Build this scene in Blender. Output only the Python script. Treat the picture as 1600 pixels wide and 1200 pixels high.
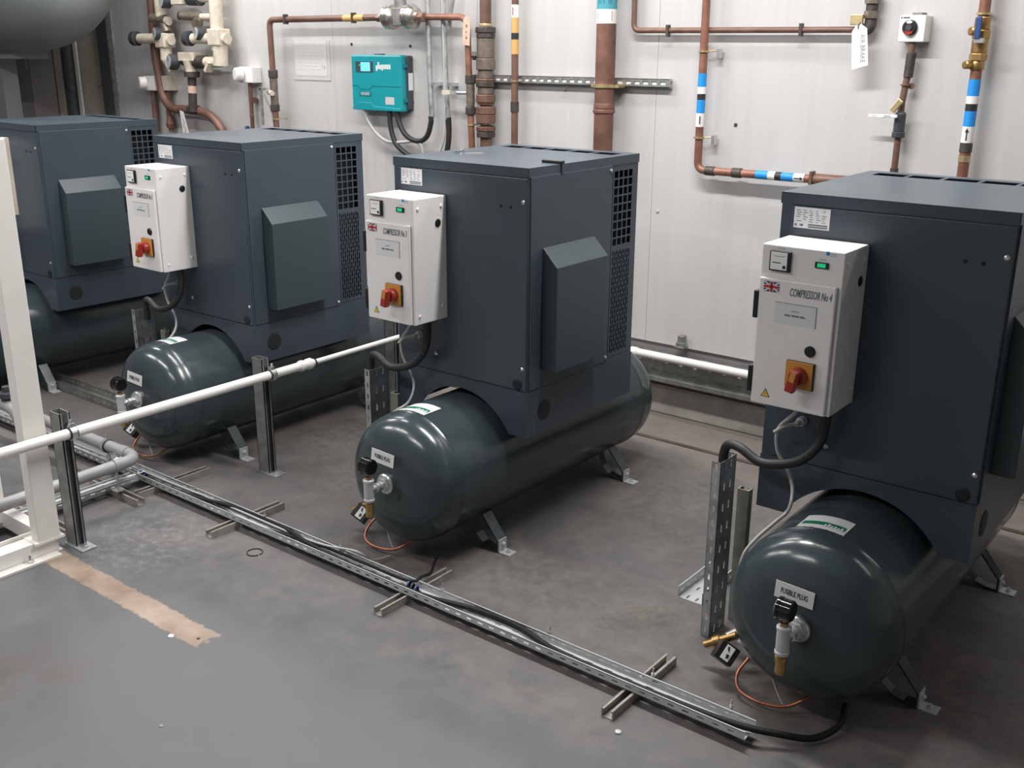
import bpy, math, random
from mathutils import Vector, Matrix
random.seed(7)
for o in list(bpy.data.objects): bpy.data.objects.remove(o, do_unlink=True)
SC = bpy.context.scene
COL = SC.collection
R = math.radians

# ------------------------------------------------------------------ camera
cam_data = bpy.data.cameras.new('camera'); cam = bpy.data.objects.new('camera', cam_data); COL.objects.link(cam)
YAW, PITCH, ROLL = 0.6675, 0.3112, 0.0047
cam_data.sensor_fit = 'HORIZONTAL'; cam_data.sensor_width = 36.0
cam_data.lens = 36.0 * 1628.95 / 1600.0
cam_data.clip_start = 0.05
fw = Vector((-math.sin(YAW) * math.cos(PITCH), math.cos(YAW) * math.cos(PITCH), -math.sin(PITCH)))
rt = Vector((math.cos(YAW), math.sin(YAW), 0)); up = rt.cross(fw)
rt2 = math.cos(ROLL) * rt + math.sin(ROLL) * up; up2 = -math.sin(ROLL) * rt + math.cos(ROLL) * up
mw = Matrix((rt2, up2, -fw)).transposed().to_4x4(); mw.translation = Vector((2.2924, -2.9986, 1.9059))
cam.matrix_world = mw
SC.camera = cam

# ------------------------------------------------------------------ world, lights, exposure
world = bpy.data.worlds.new('world'); SC.world = world; world.use_nodes = True
world.node_tree.nodes['Background'].inputs[0].default_value = (0.80, 0.86, 1.0, 1)
world.node_tree.nodes['Background'].inputs[1].default_value = 0.35
SC.view_settings.view_transform = 'Standard'; SC.view_settings.look = 'None'
SC.view_settings.exposure = 0.0; SC.view_settings.gamma = 1.0; SC.view_settings.use_curve_mapping = False
# fluorescent battens on the ceiling, one of them an added fill: (x, y, watts); long side along x
ZC = 3.25
TUBES = [(-6.6, 1.0, 30), (-3.6, 1.15, 25), (-1.2, 1.15, 20), (1.2, 1.15, 8),
         (-3.9, 0.3, 30), (-1.7, 0.3, 32), (0.30, 0.20, 84),
         (-4.0, -1.9, 52), (-2.0, -1.9, 40), (-0.2, -2.6, 36), (3.3, 1.15, 6)]  # the batten nearest the viewer is added to brighten the right compressor's front
for (tx, ty, tw) in TUBES:
    ld = bpy.data.lights.new('tube_light', 'AREA'); ld.shape = 'RECTANGLE'; ld.size = 1.5; ld.size_y = 0.09
    ld.energy = tw; ld.color = (1.0, 0.975, 0.96)
    lo = bpy.data.objects.new('tube_light', ld); COL.objects.link(lo); lo.location = (tx, ty, ZC - 0.115)

# ------------------------------------------------------------------ materials
MATS = {}
def mat(name, col, rough=0.5, metal=0.0, var=0.0, scale=8.0, bump=0.0, bscale=60.0, emit=0.0, rvar=0.0, col2=None, spec=0.5, coat=0.0):
    m = bpy.data.materials.new(name); m.use_nodes = True
    nt = m.node_tree; b = nt.nodes['Principled BSDF']
    b.inputs['Base Color'].default_value = (*col, 1); b.inputs['Roughness'].default_value = rough
    b.inputs['Metallic'].default_value = metal; b.inputs['Specular IOR Level'].default_value = spec
    b.inputs['Coat Weight'].default_value = coat; b.inputs['Coat Roughness'].default_value = 0.08
    if emit: b.inputs['Emission Color'].default_value = (*col, 1); b.inputs['Emission Strength'].default_value = emit
    tc = nt.nodes.new('ShaderNodeTexCoord')
    if var or col2 or rvar:
        n = nt.nodes.new('ShaderNodeTexNoise'); n.inputs['Scale'].default_value = scale; n.inputs['Detail'].default_value = 6
        n.inputs['Roughness'].default_value = 0.62
        nt.links.new(tc.outputs['Object'], n.inputs['Vector'])
        r = nt.nodes.new('ShaderNodeValToRGB'); r.color_ramp.elements[0].position = 0.32; r.color_ramp.elements[1].position = 0.68
        c2 = col2 if col2 else tuple(c * (1 + var) for c in col); c1 = col if col2 else tuple(c * (1 - var) for c in col)
        r.color_ramp.elements[0].color = (*c1, 1); r.color_ramp.elements[1].color = (*c2, 1)
        nt.links.new(n.outputs['Fac'], r.inputs['Fac']); nt.links.new(r.outputs['Color'], b.inputs['Base Color'])
        if rvar:
            mr = nt.nodes.new('ShaderNodeMapRange'); mr.inputs[1].default_value = 0.3; mr.inputs[2].default_value = 0.7
            mr.inputs[3].default_value = rough - rvar; mr.inputs[4].default_value = rough + rvar
            nt.links.new(n.outputs['Fac'], mr.inputs[0]); nt.links.new(mr.outputs[0], b.inputs['Roughness'])
    if bump:
        n2 = nt.nodes.new('ShaderNodeTexNoise'); n2.inputs['Scale'].default_value = bscale; n2.inputs['Detail'].default_value = 3
        nt.links.new(tc.outputs['Object'], n2.inputs['Vector'])
        bp = nt.nodes.new('ShaderNodeBump'); bp.inputs['Strength'].default_value = bump; bp.inputs['Distance'].default_value = 0.002
        nt.links.new(n2.outputs['Fac'], bp.inputs['Height']); nt.links.new(bp.outputs['Normal'], b.inputs['Normal'])
    MATS[name] = m
    return m

mat('slate_paint', (0.046, 0.063, 0.081), 0.34, var=0.06, scale=3, bump=0.12, bscale=350, rvar=0.04)
mat('tank_paint', (0.038, 0.053, 0.059), 0.19, var=0.07, scale=4, bump=0.06, bscale=120, rvar=0.04)
mat('hood_paint', (0.040, 0.057, 0.067), 0.36, bump=0.12, bscale=350)
mat('white_enamel', (0.76, 0.75, 0.74), 0.38, var=0.03, scale=6, bump=0.08, bscale=400)
mat('white_paint', (0.78, 0.76, 0.72), 0.35, var=0.03, scale=5)
mat('white_plastic', (0.80, 0.79, 0.76), 0.35, var=0.02)
mat('cream_plastic', (0.60, 0.54, 0.44), 0.4, var=0.15, scale=20)
mat('paper', (0.66, 0.66, 0.68), 0.6); mat('paper_white', (0.85, 0.85, 0.83), 0.55)
mat('notice_paper', (0.50, 0.50, 0.50), 0.4); mat('sleeve_film', (0.55, 0.54, 0.535), 0.25); mat('sheet_pale', (0.62, 0.61, 0.61), 0.45)
mat('card_tan', (0.60, 0.43, 0.34), 0.7, var=0.2, scale=30)
mat('ink', (0.03, 0.03, 0.035), 0.5); mat('ink_grey', (0.16, 0.16, 0.17), 0.5); mat('ink_faint', (0.42, 0.42, 0.44), 0.5)
mat('black_plastic', (0.012, 0.012, 0.014), 0.35); mat('black_gloss', (0.008, 0.008, 0.009), 0.08)
mat('black_rubber', (0.016, 0.017, 0.018), 0.55)
mat('black_cable', (0.010, 0.010, 0.012), 0.6, spec=0.3)
mat('void', (0.006, 0.007, 0.008), 0.9)
mat('dark_disc', (0.010, 0.013, 0.015), 0.6)
mat('galvanised', (0.46, 0.48, 0.49), 0.42, 0.75, var=0.25, scale=22, rvar=0.1)
mat('galvanised_pale', (0.52, 0.53, 0.54), 0.45, 0.25, var=0.06, scale=18, rvar=0.08)
mat('galvanised_dull', (0.30, 0.30, 0.29), 0.5, 0.7, var=0.25, scale=18)
mat('strut_zinc', (0.36, 0.34, 0.31), 0.5, 0.35, var=0.2, scale=18)
mat('strut_green', (0.34, 0.36, 0.29), 0.45, 0.55, var=0.2, scale=9)
mat('zinc', (0.66, 0.67, 0.68), 0.25, 0.8, var=0.03, scale=30)
mat('chrome', (0.80, 0.80, 0.80), 0.14, 1.0)
mat('nickel', (0.55, 0.52, 0.47), 0.22, 0.9, var=0.2, scale=25)
mat('bronze', (0.22, 0.185, 0.15), 0.45, 0.6, var=0.3, scale=30)
mat('iron', (0.075, 0.062, 0.055), 0.55, 0.4, var=0.3, scale=30)
mat('brass', (0.42, 0.265, 0.105), 0.36, 0.85, var=0.2, scale=30)
mat('brass_pale', (0.62, 0.50, 0.28), 0.35, 0.75, var=0.2, scale=30)
mat('copper_brown', (0.165, 0.088, 0.066), 0.45, 0.15, var=0.32, scale=9, rvar=0.1)
mat('copper_red', (0.25, 0.115, 0.078), 0.40, 0.25, var=0.4, scale=7, rvar=0.1)
mat('copper_bright', (0.36, 0.145, 0.09), 0.32, 0.6, var=0.2, scale=20)
mat('rust_steel', (0.170, 0.085, 0.062), 0.55, 0.25, var=0.4, scale=8)
mat('grey_pvc', (0.30, 0.30, 0.305), 0.36, var=0.05, scale=10)
mat('grey_cable', (0.42, 0.42, 0.42), 0.45); mat('light_grey', (0.45, 0.47, 0.49), 0.4)
mat('teal', (0.010, 0.27, 0.31), 0.34, var=0.05); mat('teal_dark', (0.006, 0.17, 0.20), 0.35)
mat('charcoal', (0.045, 0.05, 0.06), 0.45)
mat('screen', (0.13, 0.50, 0.95), 0.3, emit=0.9)
mat('green_lamp', (0.01, 0.55, 0.20), 0.3, emit=0.45); mat('green_print', (0.0, 0.17, 0.09), 0.45)
mat('red_switch', (0.33, 0.028, 0.018), 0.35); mat('amber', (0.56, 0.25, 0.045), 0.4)
mat('yellow', (0.75, 0.50, 0.05), 0.45); mat('tape_ochre', (0.62, 0.37, 0.13), 0.45)
mat('tape_blue', (0.02, 0.27, 0.70), 0.4); mat('tape_white', (0.78, 0.77, 0.74), 0.4); mat('tape_black', (0.025, 0.027, 0.03), 0.4)
mat('tape_teal', (0.07, 0.32, 0.39), 0.4); mat('tape_teal_dark', (0.03, 0.17, 0.24), 0.4)
mat('lever_blue', (0.02, 0.06, 0.20), 0.4); mat('logo_blue', (0.03, 0.25, 0.55), 0.4)
mat('flag_blue', (0.02, 0.03, 0.12), 0.4); mat('flag_red', (0.42, 0.03, 0.05), 0.4); mat('flag_white', (0.62, 0.55, 0.56), 0.4)
mat('vessel_paint', (0.20, 0.22, 0.22), 0.42, var=0.1, scale=2, bump=0.15, bscale=40)
mat('column_paint', (0.055, 0.062, 0.066), 0.55, var=0.3, scale=25); mat('column_edge', (0.15, 0.16, 0.165), 0.6, col2=(0.34, 0.34, 0.34), scale=38)
mat('board_cream', (0.44, 0.38, 0.31), 0.7, col2=(0.56, 0.51, 0.43), scale=4, bump=0.2, bscale=20)
mat('duct_grey', (0.22, 0.21, 0.21), 0.6, var=0.1); mat('fin_grey', (0.12, 0.115, 0.11), 0.6); mat('fin_pale', (0.20, 0.195, 0.19), 0.6)
mat('floor_strip', (0.085, 0.062, 0.054), 0.6, 0.1, var=0.3, scale=6)
mat('concrete', (0.27, 0.245, 0.225), 0.8, col2=(0.40, 0.37, 0.345), scale=7, bump=0.4, bscale=50)
mat('ceiling_white', (0.60, 0.60, 0.59), 0.8, var=0.03)
mat('wall_paint_plain', (0.58, 0.58, 0.58), 0.7, var=0.05)
mat('tube_glow', (1.0, 0.97, 0.94), 0.5, emit=4.0)

def wall_material():
    m = mat('wall_panel', (0.74, 0.73, 0.72), 0.34); nt = m.node_tree; b = nt.nodes['Principled BSDF']; L = nt.links.new
    tc = nt.nodes.new('ShaderNodeTexCoord')
    mp = nt.nodes.new('ShaderNodeMapping'); mp.inputs['Scale'].default_value = (9, 1, 0.55); L(tc.outputs['Object'], mp.inputs['Vector'])
    n1 = nt.nodes.new('ShaderNodeTexNoise'); n1.inputs['Scale'].default_value = 2.2; n1.inputs['Detail'].default_value = 5; L(mp.outputs[0], n1.inputs['Vector'])
    r1 = nt.nodes.new('ShaderNodeValToRGB'); r1.color_ramp.elements[0].position = .3; r1.color_ramp.elements[1].position = .62
    r1.color_ramp.elements[0].color = (.505, .496, .490, 1); r1.color_ramp.elements[1].color = (.540, .530, .524, 1); L(n1.outputs['Fac'], r1.inputs['Fac'])
    n2 = nt.nodes.new('ShaderNodeTexNoise'); n2.inputs['Scale'].default_value = 5.5; n2.inputs['Detail'].default_value = 9; n2.inputs['Roughness'].default_value = .75; L(tc.outputs['Object'], n2.inputs['Vector'])
    r2 = nt.nodes.new('ShaderNodeValToRGB'); r2.color_ramp.elements[0].position = .70; r2.color_ramp.elements[1].position = .78
    r2.color_ramp.elements[0].color = (0, 0, 0, 1); r2.color_ramp.elements[1].color = (.5, .5, .5, 1); L(n2.outputs['Fac'], r2.inputs['Fac'])
    mx = nt.nodes.new('ShaderNodeMix'); mx.data_type = 'RGBA'; L(r2.outputs['Color'], mx.inputs[0]); L(r1.outputs['Color'], mx.inputs[6]); mx.inputs[7].default_value = (.5, .46, .42, 1)
    L(mx.outputs[2], b.inputs['Base Color'])
    bp = nt.nodes.new('ShaderNodeBump'); bp.inputs['Strength'].default_value = .08; bp.inputs['Distance'].default_value = .004; L(n1.outputs['Fac'], bp.inputs['Height']); L(bp.outputs[0], b.inputs['Normal'])
wall_material()

def floor_material():
    m = mat('floor_paint', (0.2, 0.2, 0.2), 0.45); nt = m.node_tree; b = nt.nodes['Principled BSDF']; L = nt.links.new; N = nt.nodes.new
    tc = N('ShaderNodeTexCoord'); sx = N('ShaderNodeSeparateXYZ'); L(tc.outputs['Object'], sx.inputs[0])
    def noise(sc, det=6, ro=.6, vec=None):
        n = N('ShaderNodeTexNoise'); n.inputs['Scale'].default_value = sc; n.inputs['Detail'].default_value = det; n.inputs['Roughness'].default_value = ro
        L(vec if vec else tc.outputs['Object'], n.inputs['Vector']); return n.outputs['Fac']
    def ramp(fac, p0, c0, p1, c1):
        r = N('ShaderNodeValToRGB'); e = r.color_ramp.elements; e[0].position = p0; e[1].position = p1; e[0].color = (*c0, 1); e[1].color = (*c1, 1); L(fac, r.inputs['Fac']); return r.outputs['Color']
    def mth(op, a, bb, clamp=False):
        n = N('ShaderNodeMath'); n.operation = op; n.use_clamp = clamp
        for i, v in enumerate((a, bb)):
            if isinstance(v, (int, float)): n.inputs[i].default_value = v
            else: L(v, n.inputs[i])
        return n.outputs[0]
    def rng(v, a, c):
        n = N('ShaderNodeMapRange'); n.inputs[1].default_value = a; n.inputs[2].default_value = c; n.clamp = True; L(v, n.inputs[0]); return n.outputs[0]
    def mix(f, a, c):
        n = N('ShaderNodeMix'); n.data_type = 'RGBA'
        if isinstance(f, (int, float)): n.inputs[0].default_value = f
        else: L(f, n.inputs[0])
        for i, v in ((6, a), (7, c)):
            if isinstance(v, tuple): n.inputs[i].default_value = (*v, 1)
            else: L(v, n.inputs[i])
        return n.outputs[2]
    big = noise(1.1, 5); mid = noise(4.5, 8, .65); fine = noise(22, 6, .7)
    X, Y = sx.outputs[0], sx.outputs[1]
    c = ramp(mid, .3, (.098, .099, .104), .7, (.124, .124, .129))
    # bare, dusty concrete where the machines stand and along the tray
    wobble = mth('MULTIPLY', mth('SUBTRACT', mid, .5), 1.6)
    yb = mth('ADD', Y, wobble)
    m1 = mth('MULTIPLY', rng(yb, -.95, -.1), rng(big, .30, .58))
    bare = ramp(mth('ADD', mth('MULTIPLY', fine, .45), mth('MULTIPLY', noise(2.6, 7, .7), .55)), .36, (.066, .058, .053), .64, (.180, .160, .145))
    c = mix(mth('MULTIPLY', m1, .92), c, bare)
    # dust gathered along the tray and struts
    dt = mth('MULTIPLY', mth('MULTIPLY', rng(yb, -1.02, -.72), rng(yb, -.20, -.50)), rng(noise(3.3, 6, .7), .44, .62))
    c = mix(mth('MULTIPLY', dt, .55), c, (.190, .172, .158))
    # back strip beside the wall kerb, browner
    c = mix(mth('MULTIPLY', rng(yb, .8, 1.5), .55), c, (.20, .172, .152))
    # worn beige strip on the floor
    xw = mth('ADD', X, mth('MULTIPLY', mth('SUBTRACT', fine, .5), .16)); yw = mth('ADD', Y, mth('MULTIPLY', mth('SUBTRACT', fine, .5), .045))
    s = mth('MULTIPLY', mth('MULTIPLY', rng(xw, -1.69, -1.67), rng(xw, -.41, -.43)), mth('MULTIPLY', rng(yw, -1.267, -1.26), rng(yw, -1.162, -1.169)))
    strip = ramp(mid, .35, (.23, .16, .115), .65, (.38, .30, .24))
    c = mix(s, c, strip)
    # brown stains near the front left and dusty white scuffs
    d = N('ShaderNodeVectorMath'); d.operation = 'DISTANCE'; L(tc.outputs['Object'], d.inputs[0]); d.inputs[1].default_value = (-.72, -1.78, 0)
    st = mth('MULTIPLY', rng(d.outputs['Value'], .42, .05), rng(mid, .42, .66))
    c = mix(mth('MULTIPLY', st, .75), c, (.085, .066, .052))
    d2 = N('ShaderNodeVectorMath'); d2.operation = 'DISTANCE'; L(tc.outputs['Object'], d2.inputs[0]); d2.inputs[1].default_value = (-1.25, -.9, 0)
    du = mth('MULTIPLY', rng(d2.outputs['Value'], .42, .08), rng(fine, .47, .64))
    c = mix(mth('MULTIPLY', du, .55), c, (.27, .265, .26))
    spots = ramp(noise(38, 4, .6), .73, (0, 0, 0), .76, (1, 1, 1))
    c = mix(mth('MULTIPLY', spots, .35), c, (.30, .29, .28))
    L(c, b.inputs['Base Color'])
    rr = N('ShaderNodeMapRange'); rr.inputs[1].default_value = .3; rr.inputs[2].default_value = .7; rr.inputs[3].default_value = .40; rr.inputs[4].default_value = .58; L(mid, rr.inputs[0])
    L(mth('ADD', rr.outputs[0], mth('MULTIPLY', m1, .25)), b.inputs['Roughness'])
    bp = N('ShaderNodeBump'); bp.inputs['Strength'].default_value = .25; bp.inputs['Distance'].default_value = .003; L(fine, bp.inputs['Height']); L(bp.outputs[0], b.inputs['Normal'])
floor_material()

# ------------------------------------------------------------------ mesh helpers
def basis(d):
    d = Vector(d).normalized(); a = Vector((0, 0, 1)) if abs(d.z) < .9 else Vector((0, 1, 0))
    u = d.cross(a).normalized(); return d, u, d.cross(u).normalized()

class MB:
    def __init__(s): s.v = []; s.f = []
    def add(s, vs, fs):
        n = len(s.v); s.v += [tuple(v) for v in vs]; s.f += [tuple(i + n for i in f) for f in fs]; return s
    def box(s, x0, x1, y0, y1, z0, z1, M=None):
        vs = [Vector((x, y, z)) for z in (z0, z1) for y in (y0, y1) for x in (x0, x1)]
        if M: vs = [M @ v for v in vs]
        return s.add(vs, [(0, 2, 3, 1), (4, 5, 7, 6), (0, 1, 5, 4), (2, 6, 7, 3), (0, 4, 6, 2), (1, 3, 7, 5)])
    def prism(s, poly, axis, a, b):
        # poly: 2D points counter-clockwise in the plane of the two other axes (cyclic order)
        n = len(poly)
        def p(q, t): return {'x': (t, q[0], q[1]), 'y': (q[0], t, q[1]), 'z': (q[0], q[1], t)}[axis]
        vs = [p(q, a) for q in poly] + [p(q, b) for q in poly]
        fs = [tuple(range(n)), tuple(range(2 * n - 1, n - 1, -1))] + [(i, n + i, n + (i + 1) % n, (i + 1) % n) for i in range(n)]
        return s.add(vs, fs)
    def lathe(s, prof, org, axis, seg=24):
        d, u, w = basis(axis); org = Vector(org); vs = []; fs = []
        for (r, t) in prof:
            for k in range(seg):
                a = 2 * math.pi * k / seg; vs.append(org + d * t + (u * math.cos(a) + w * math.sin(a)) * max(r, 1e-5))
        for i in range(len(prof) - 1):
            for k in range(seg): fs.append((i * seg + k, i * seg + (k + 1) % seg, (i + 1) * seg + (k + 1) % seg, (i + 1) * seg + k))
        m = (len(prof) - 1) * seg
        fs += [tuple(range(seg - 1, -1, -1)), tuple(range(m, m + seg))]
        return s.add(vs, fs)
    def cyl(s, p0, p1, r, r1=None, seg=16):
        p0 = Vector(p0); p1 = Vector(p1); return s.lathe([(r, 0), (r if r1 is None else r1, (p1 - p0).length)], p0, p1 - p0, seg)
    def tube(s, pts, r, seg=10):
        pts = [Vector(p) for p in pts]; n = len(pts); vs = []; fs = []
        t0 = (pts[1] - pts[0]).normalized(); _, u, _ = basis(t0)
        for i, p in enumerate(pts):
            a = (pts[i] - pts[i - 1]).normalized() if i else t0; b = (pts[i + 1] - pts[i]).normalized() if i < n - 1 else a
            t = (a + b).normalized(); u = (u - t * u.dot(t)).normalized(); w = t.cross(u)
            for k in range(seg):
                q = 2 * math.pi * k / seg; vs.append(p + (u * math.cos(q) + w * math.sin(q)) * r)
        for i in range(n - 1):
            for k in range(seg): fs.append((i * seg + k, i * seg + (k + 1) % seg, (i + 1) * seg + (k + 1) % seg, (i + 1) * seg + k))
        fs += [tuple(range(seg - 1, -1, -1)), tuple(range((n - 1) * seg, n * seg))]
        return s.add(vs, fs)
    def sheet(s, O, U, V, uc, vc, hole, t=0.0015):
        # perforated sheet: cells between the cut lines; hole(i, j) leaves a cell open; thickness t along U x V
        O = Vector(O); U = Vector(U); V = Vector(V); Nn = U.cross(V).normalized() * t
        nu, nv = len(uc) - 1, len(vc) - 1
        solid = [[not hole(i, j) for j in range(nv)] for i in range(nu)]
        idx = {}
        vs = []; fs = []
        def vid(i, j, k):
            key = (i, j, k)
            if key not in idx: idx[key] = len(vs); vs.append(O + U * uc[i] + V * vc[j] + Nn * k)
            return idx[key]
        for i in range(nu):
            for j in range(nv):
                if not solid[i][j]: continue
                fs.append((vid(i, j, 1), vid(i + 1, j, 1), vid(i + 1, j + 1, 1), vid(i, j + 1, 1)))
                fs.append((vid(i, j, 0), vid(i, j + 1, 0), vid(i + 1, j + 1, 0), vid(i + 1, j, 0)))
                for (di, dj, e) in ((-1, 0, ((i, j), (i, j + 1))), (1, 0, ((i + 1, j + 1), (i + 1, j))), (0, -1, ((i + 1, j), (i, j))), (0, 1, ((i, j + 1), (i + 1, j + 1)))):
                    a, b = i + di, j + dj
                    if not (0 <= a < nu and 0 <= b < nv and solid[a][b]):
                        (p, q) = e; fs.append((vid(*p, 0), vid(*p, 1), vid(*q, 1), vid(*q, 0)))
        return s.add(vs, fs)
    def mesh(s, name, m, smooth=None):
        me = bpy.data.meshes.new(name); me.from_pydata(s.v, [], s.f)
        import bmesh
        bm = bmesh.new(); bm.from_mesh(me); bmesh.ops.recalc_face_normals(bm, faces=bm.faces); bm.to_mesh(me); bm.free()
        me.materials.append(MATS[m])
        if smooth is not None:
            me.polygons.foreach_set('use_smooth', [True] * len(me.polygons)); me.set_sharp_from_angle(angle=R(smooth))
        me.update(); return me
    def build(s, name, m, parent=None, smooth=None, bevel=0.0, label=None):
        o = bpy.data.objects.new(name, s.mesh(name, m, smooth)); COL.objects.link(o)
        if parent: o.parent = parent
        if bevel:
            md = o.modifiers.new('bevel', 'BEVEL'); md.width = bevel; md.segments = 2; md.limit_method = 'ANGLE'; md.angle_limit = R(40)
        if label: o['label'] = label
        return o

def fillet(pts, rad, n=7):
    pts = [Vector(p) for p in pts]; out = [pts[0]]
    for i in range(1, len(pts) - 1):
        p = pts[i]; a = pts[i - 1] - p; b = pts[i + 1] - p; la, lb = a.length, b.length; a.normalize(); b.normalize()
        r = min(rad, la * .49, lb * .49)
        for k in range(n + 1):
            t = k / n; out.append((p + a * r) * (1 - t) ** 2 + p * 2 * t * (1 - t) + (p + b * r) * t ** 2)
    out.append(pts[-1]); return out
def spline(pts, n=8):
    pts = [Vector(p) for p in pts]; q = [pts[0] * 2 - pts[1]] + pts + [pts[-1] * 2 - pts[-2]]; out = []
    for i in range(1, len(q) - 2):
        for k in range(n):
            t = k / n; a, b, c, d = q[i - 1:i + 3]
            out.append(.5 * ((2 * b) + (c - a) * t + (2 * a - 5 * b + 4 * c - d) * t * t + (3 * b - a - 3 * c + d) * t ** 3))
    out.append(pts[-1]); return out
def text_mb(s, size, O, U, V, shear=0.0, sx=1.0, align='CENTER', ext=0.0003, bold=0.0):
    cu = bpy.data.curves.new('t', 'FONT'); cu.body = s; cu.size = size; cu.shear = shear; cu.align_x = align; cu.align_y = 'CENTER'; cu.extrude = ext; cu.offset = size * bold; cu.resolution_u = 2
    to = bpy.data.objects.new('t', cu); COL.objects.link(to); bpy.context.view_layer.update()
    me = to.evaluated_get(bpy.context.evaluated_depsgraph_get()).to_mesh()
    O = Vector(O); U = Vector(U).normalized(); V = Vector(V).normalized(); Wn = U.cross(V)
    mb = MB(); mb.add([O + U * (v.co.x * sx) + V * v.co.y + Wn * v.co.z for v in me.vertices], [tuple(p.vertices) for p in me.polygons])
    to.to_mesh_clear(); bpy.data.objects.remove(to); bpy.data.curves.remove(cu); return mb
def tag(o, label, cat, group=None, kind=None):
    if label: o['label'] = label
    if cat: o['category'] = cat
    if group: o['group'] = group
    if kind: o['kind'] = kind
    return o
def thing(name, loc, label, cat, group=None):
    o = bpy.data.objects.new(name, None); o.empty_display_size = .1; COL.objects.link(o); o.location = loc; return tag(o, label, cat, group)
def struct(mb, name, m, label=None, cat=None, **k):
    o = mb.build(name, m, **k); o['kind'] = 'structure'; return tag(o, label, cat)
def copy_tree(o, parent=None):
    c = o.copy(); COL.objects.link(c); c.parent = parent
    for ch in [x for x in o.children]: copy_tree(ch, c)
    return c
def frange(a, b, n): return [a + (b - a) * i / n for i in range(n + 1)]
FRONT = ((1, 0, 0), (0, 0, 1))     # text on a face looking toward -y
YW = 1.76                          # face of the back wall

# ------------------------------------------------------------------ the setting
struct(MB().box(-9.5, 5.0, -5.5, 2.2, -.12, 0), 'floor', 'floor_paint', 'grey painted concrete floor, worn and dusty under the machines', 'floor')
struct(MB().box(-9.5, 5.0, -5.5, 2.2, 3.3, 3.42), 'ceiling', 'ceiling_white', 'plain white ceiling above the plant room', 'ceiling')
wb = struct(MB().box(-5.47, 5.0, YW + .012, 2.2, .17, 3.3), 'wall_back', 'duct_grey', 'white panelled wall behind the compressors', 'wall')
xs = [-5.47, -4.12, -2.92, -1.72, -.535, 2.06, 3.26, 5.0]
for a, b in zip(xs[:-1], xs[1:]):
    MB().box(a + .0007, b - .0007, YW, YW + .03, .395, 3.3).build('panel', 'wall_panel', wb, bevel=.0015)
struct(MB().box(-9.5, 5.0, 1.757, 2.2, 0, .17), 'trim_1', 'concrete', 'low concrete kerb along the foot of the wall', 'kerb', bevel=.008)
struct(MB().box(-9.5, 5.0, 1.387, 1.413, 0, .005), 'trim_2', 'floor_strip', 'thin rusty strip let into the floor before the kerb', 'strip')
struct(MB().box(-9.5, -5.47, 2.05, 2.2, .0, 3.3), 'wall_alcove', 'wall_paint_plain', 'grey wall of the alcove behind the dark vessel', 'wall')
struct(MB().box(-9.62, -9.5, -5.5, 2.2, 0, 3.3), 'wall_left', 'wall_paint_plain', 'plain wall at the far left of the room', 'wall')
struct(MB().box(5.0, 5.12, -5.5, 2.2, 0, 3.3), 'wall_right', 'wall_paint_plain', 'plain wall at the right of the room', 'wall')
struct(MB().box(-9.5, 5.0, -5.62, -5.5, 0, 3.3), 'wall_front', 'wall_paint_plain', 'plain wall behind the viewer', 'wall')
col_ = thing('steel_column', (-5.49, 1.79, 0), 'dark grey steel column at the left end of the white wall', 'column'); col_['kind'] = 'structure'
MB().box(-.12, .03, -.05, .3, 0, 3.3).build('flange', 'column_paint', col_, bevel=.004)
MB().box(.03, .095, -.045, .02, 0, 3.3).build('edge_plate', 'column_edge', col_, bevel=.003)
LSP = ['over the far left dryer', 'near the wall above the manifold', 'near the wall above the large pipe', 'near the wall above the isolator', 'over the two left compressors', 'over the second compressor', 'between the third and right compressors', 'over the white frame', 'over the cable tray corner', 'nearest the viewer, added to brighten the right compressor', 'right of the last compressor']
for i, (tx, ty, tw) in enumerate(TUBES):
    t = thing('ceiling_light', (tx, ty, 3.3), 'long fluorescent batten on the ceiling ' + LSP[i], 'light', 'fluorescent ceiling battens')
    MB().box(-.78, .78, -.06, .06, -.06, 0).build('housing', 'white_enamel', t)
    MB().box(-.76, .76, -.045, .045, -.095, -.06).build('diffuser', 'tube_glow', t)

# ------------------------------------------------------------------ compressor (origin: front right cabinet corner on the floor)
CW, CD, ZB, ZS, ZT = .669, .741, .471, .656, 1.5
TX, TZ, TR = -.330, .325, .258
SEAM, APEX, PW = -.285, -.44, 2.7
TBACK = 1.185
def dome_y(r): return SEAM + (APEX - SEAM) * (1 - min(1, r / TR) ** PW) ** (1 / PW)

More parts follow.
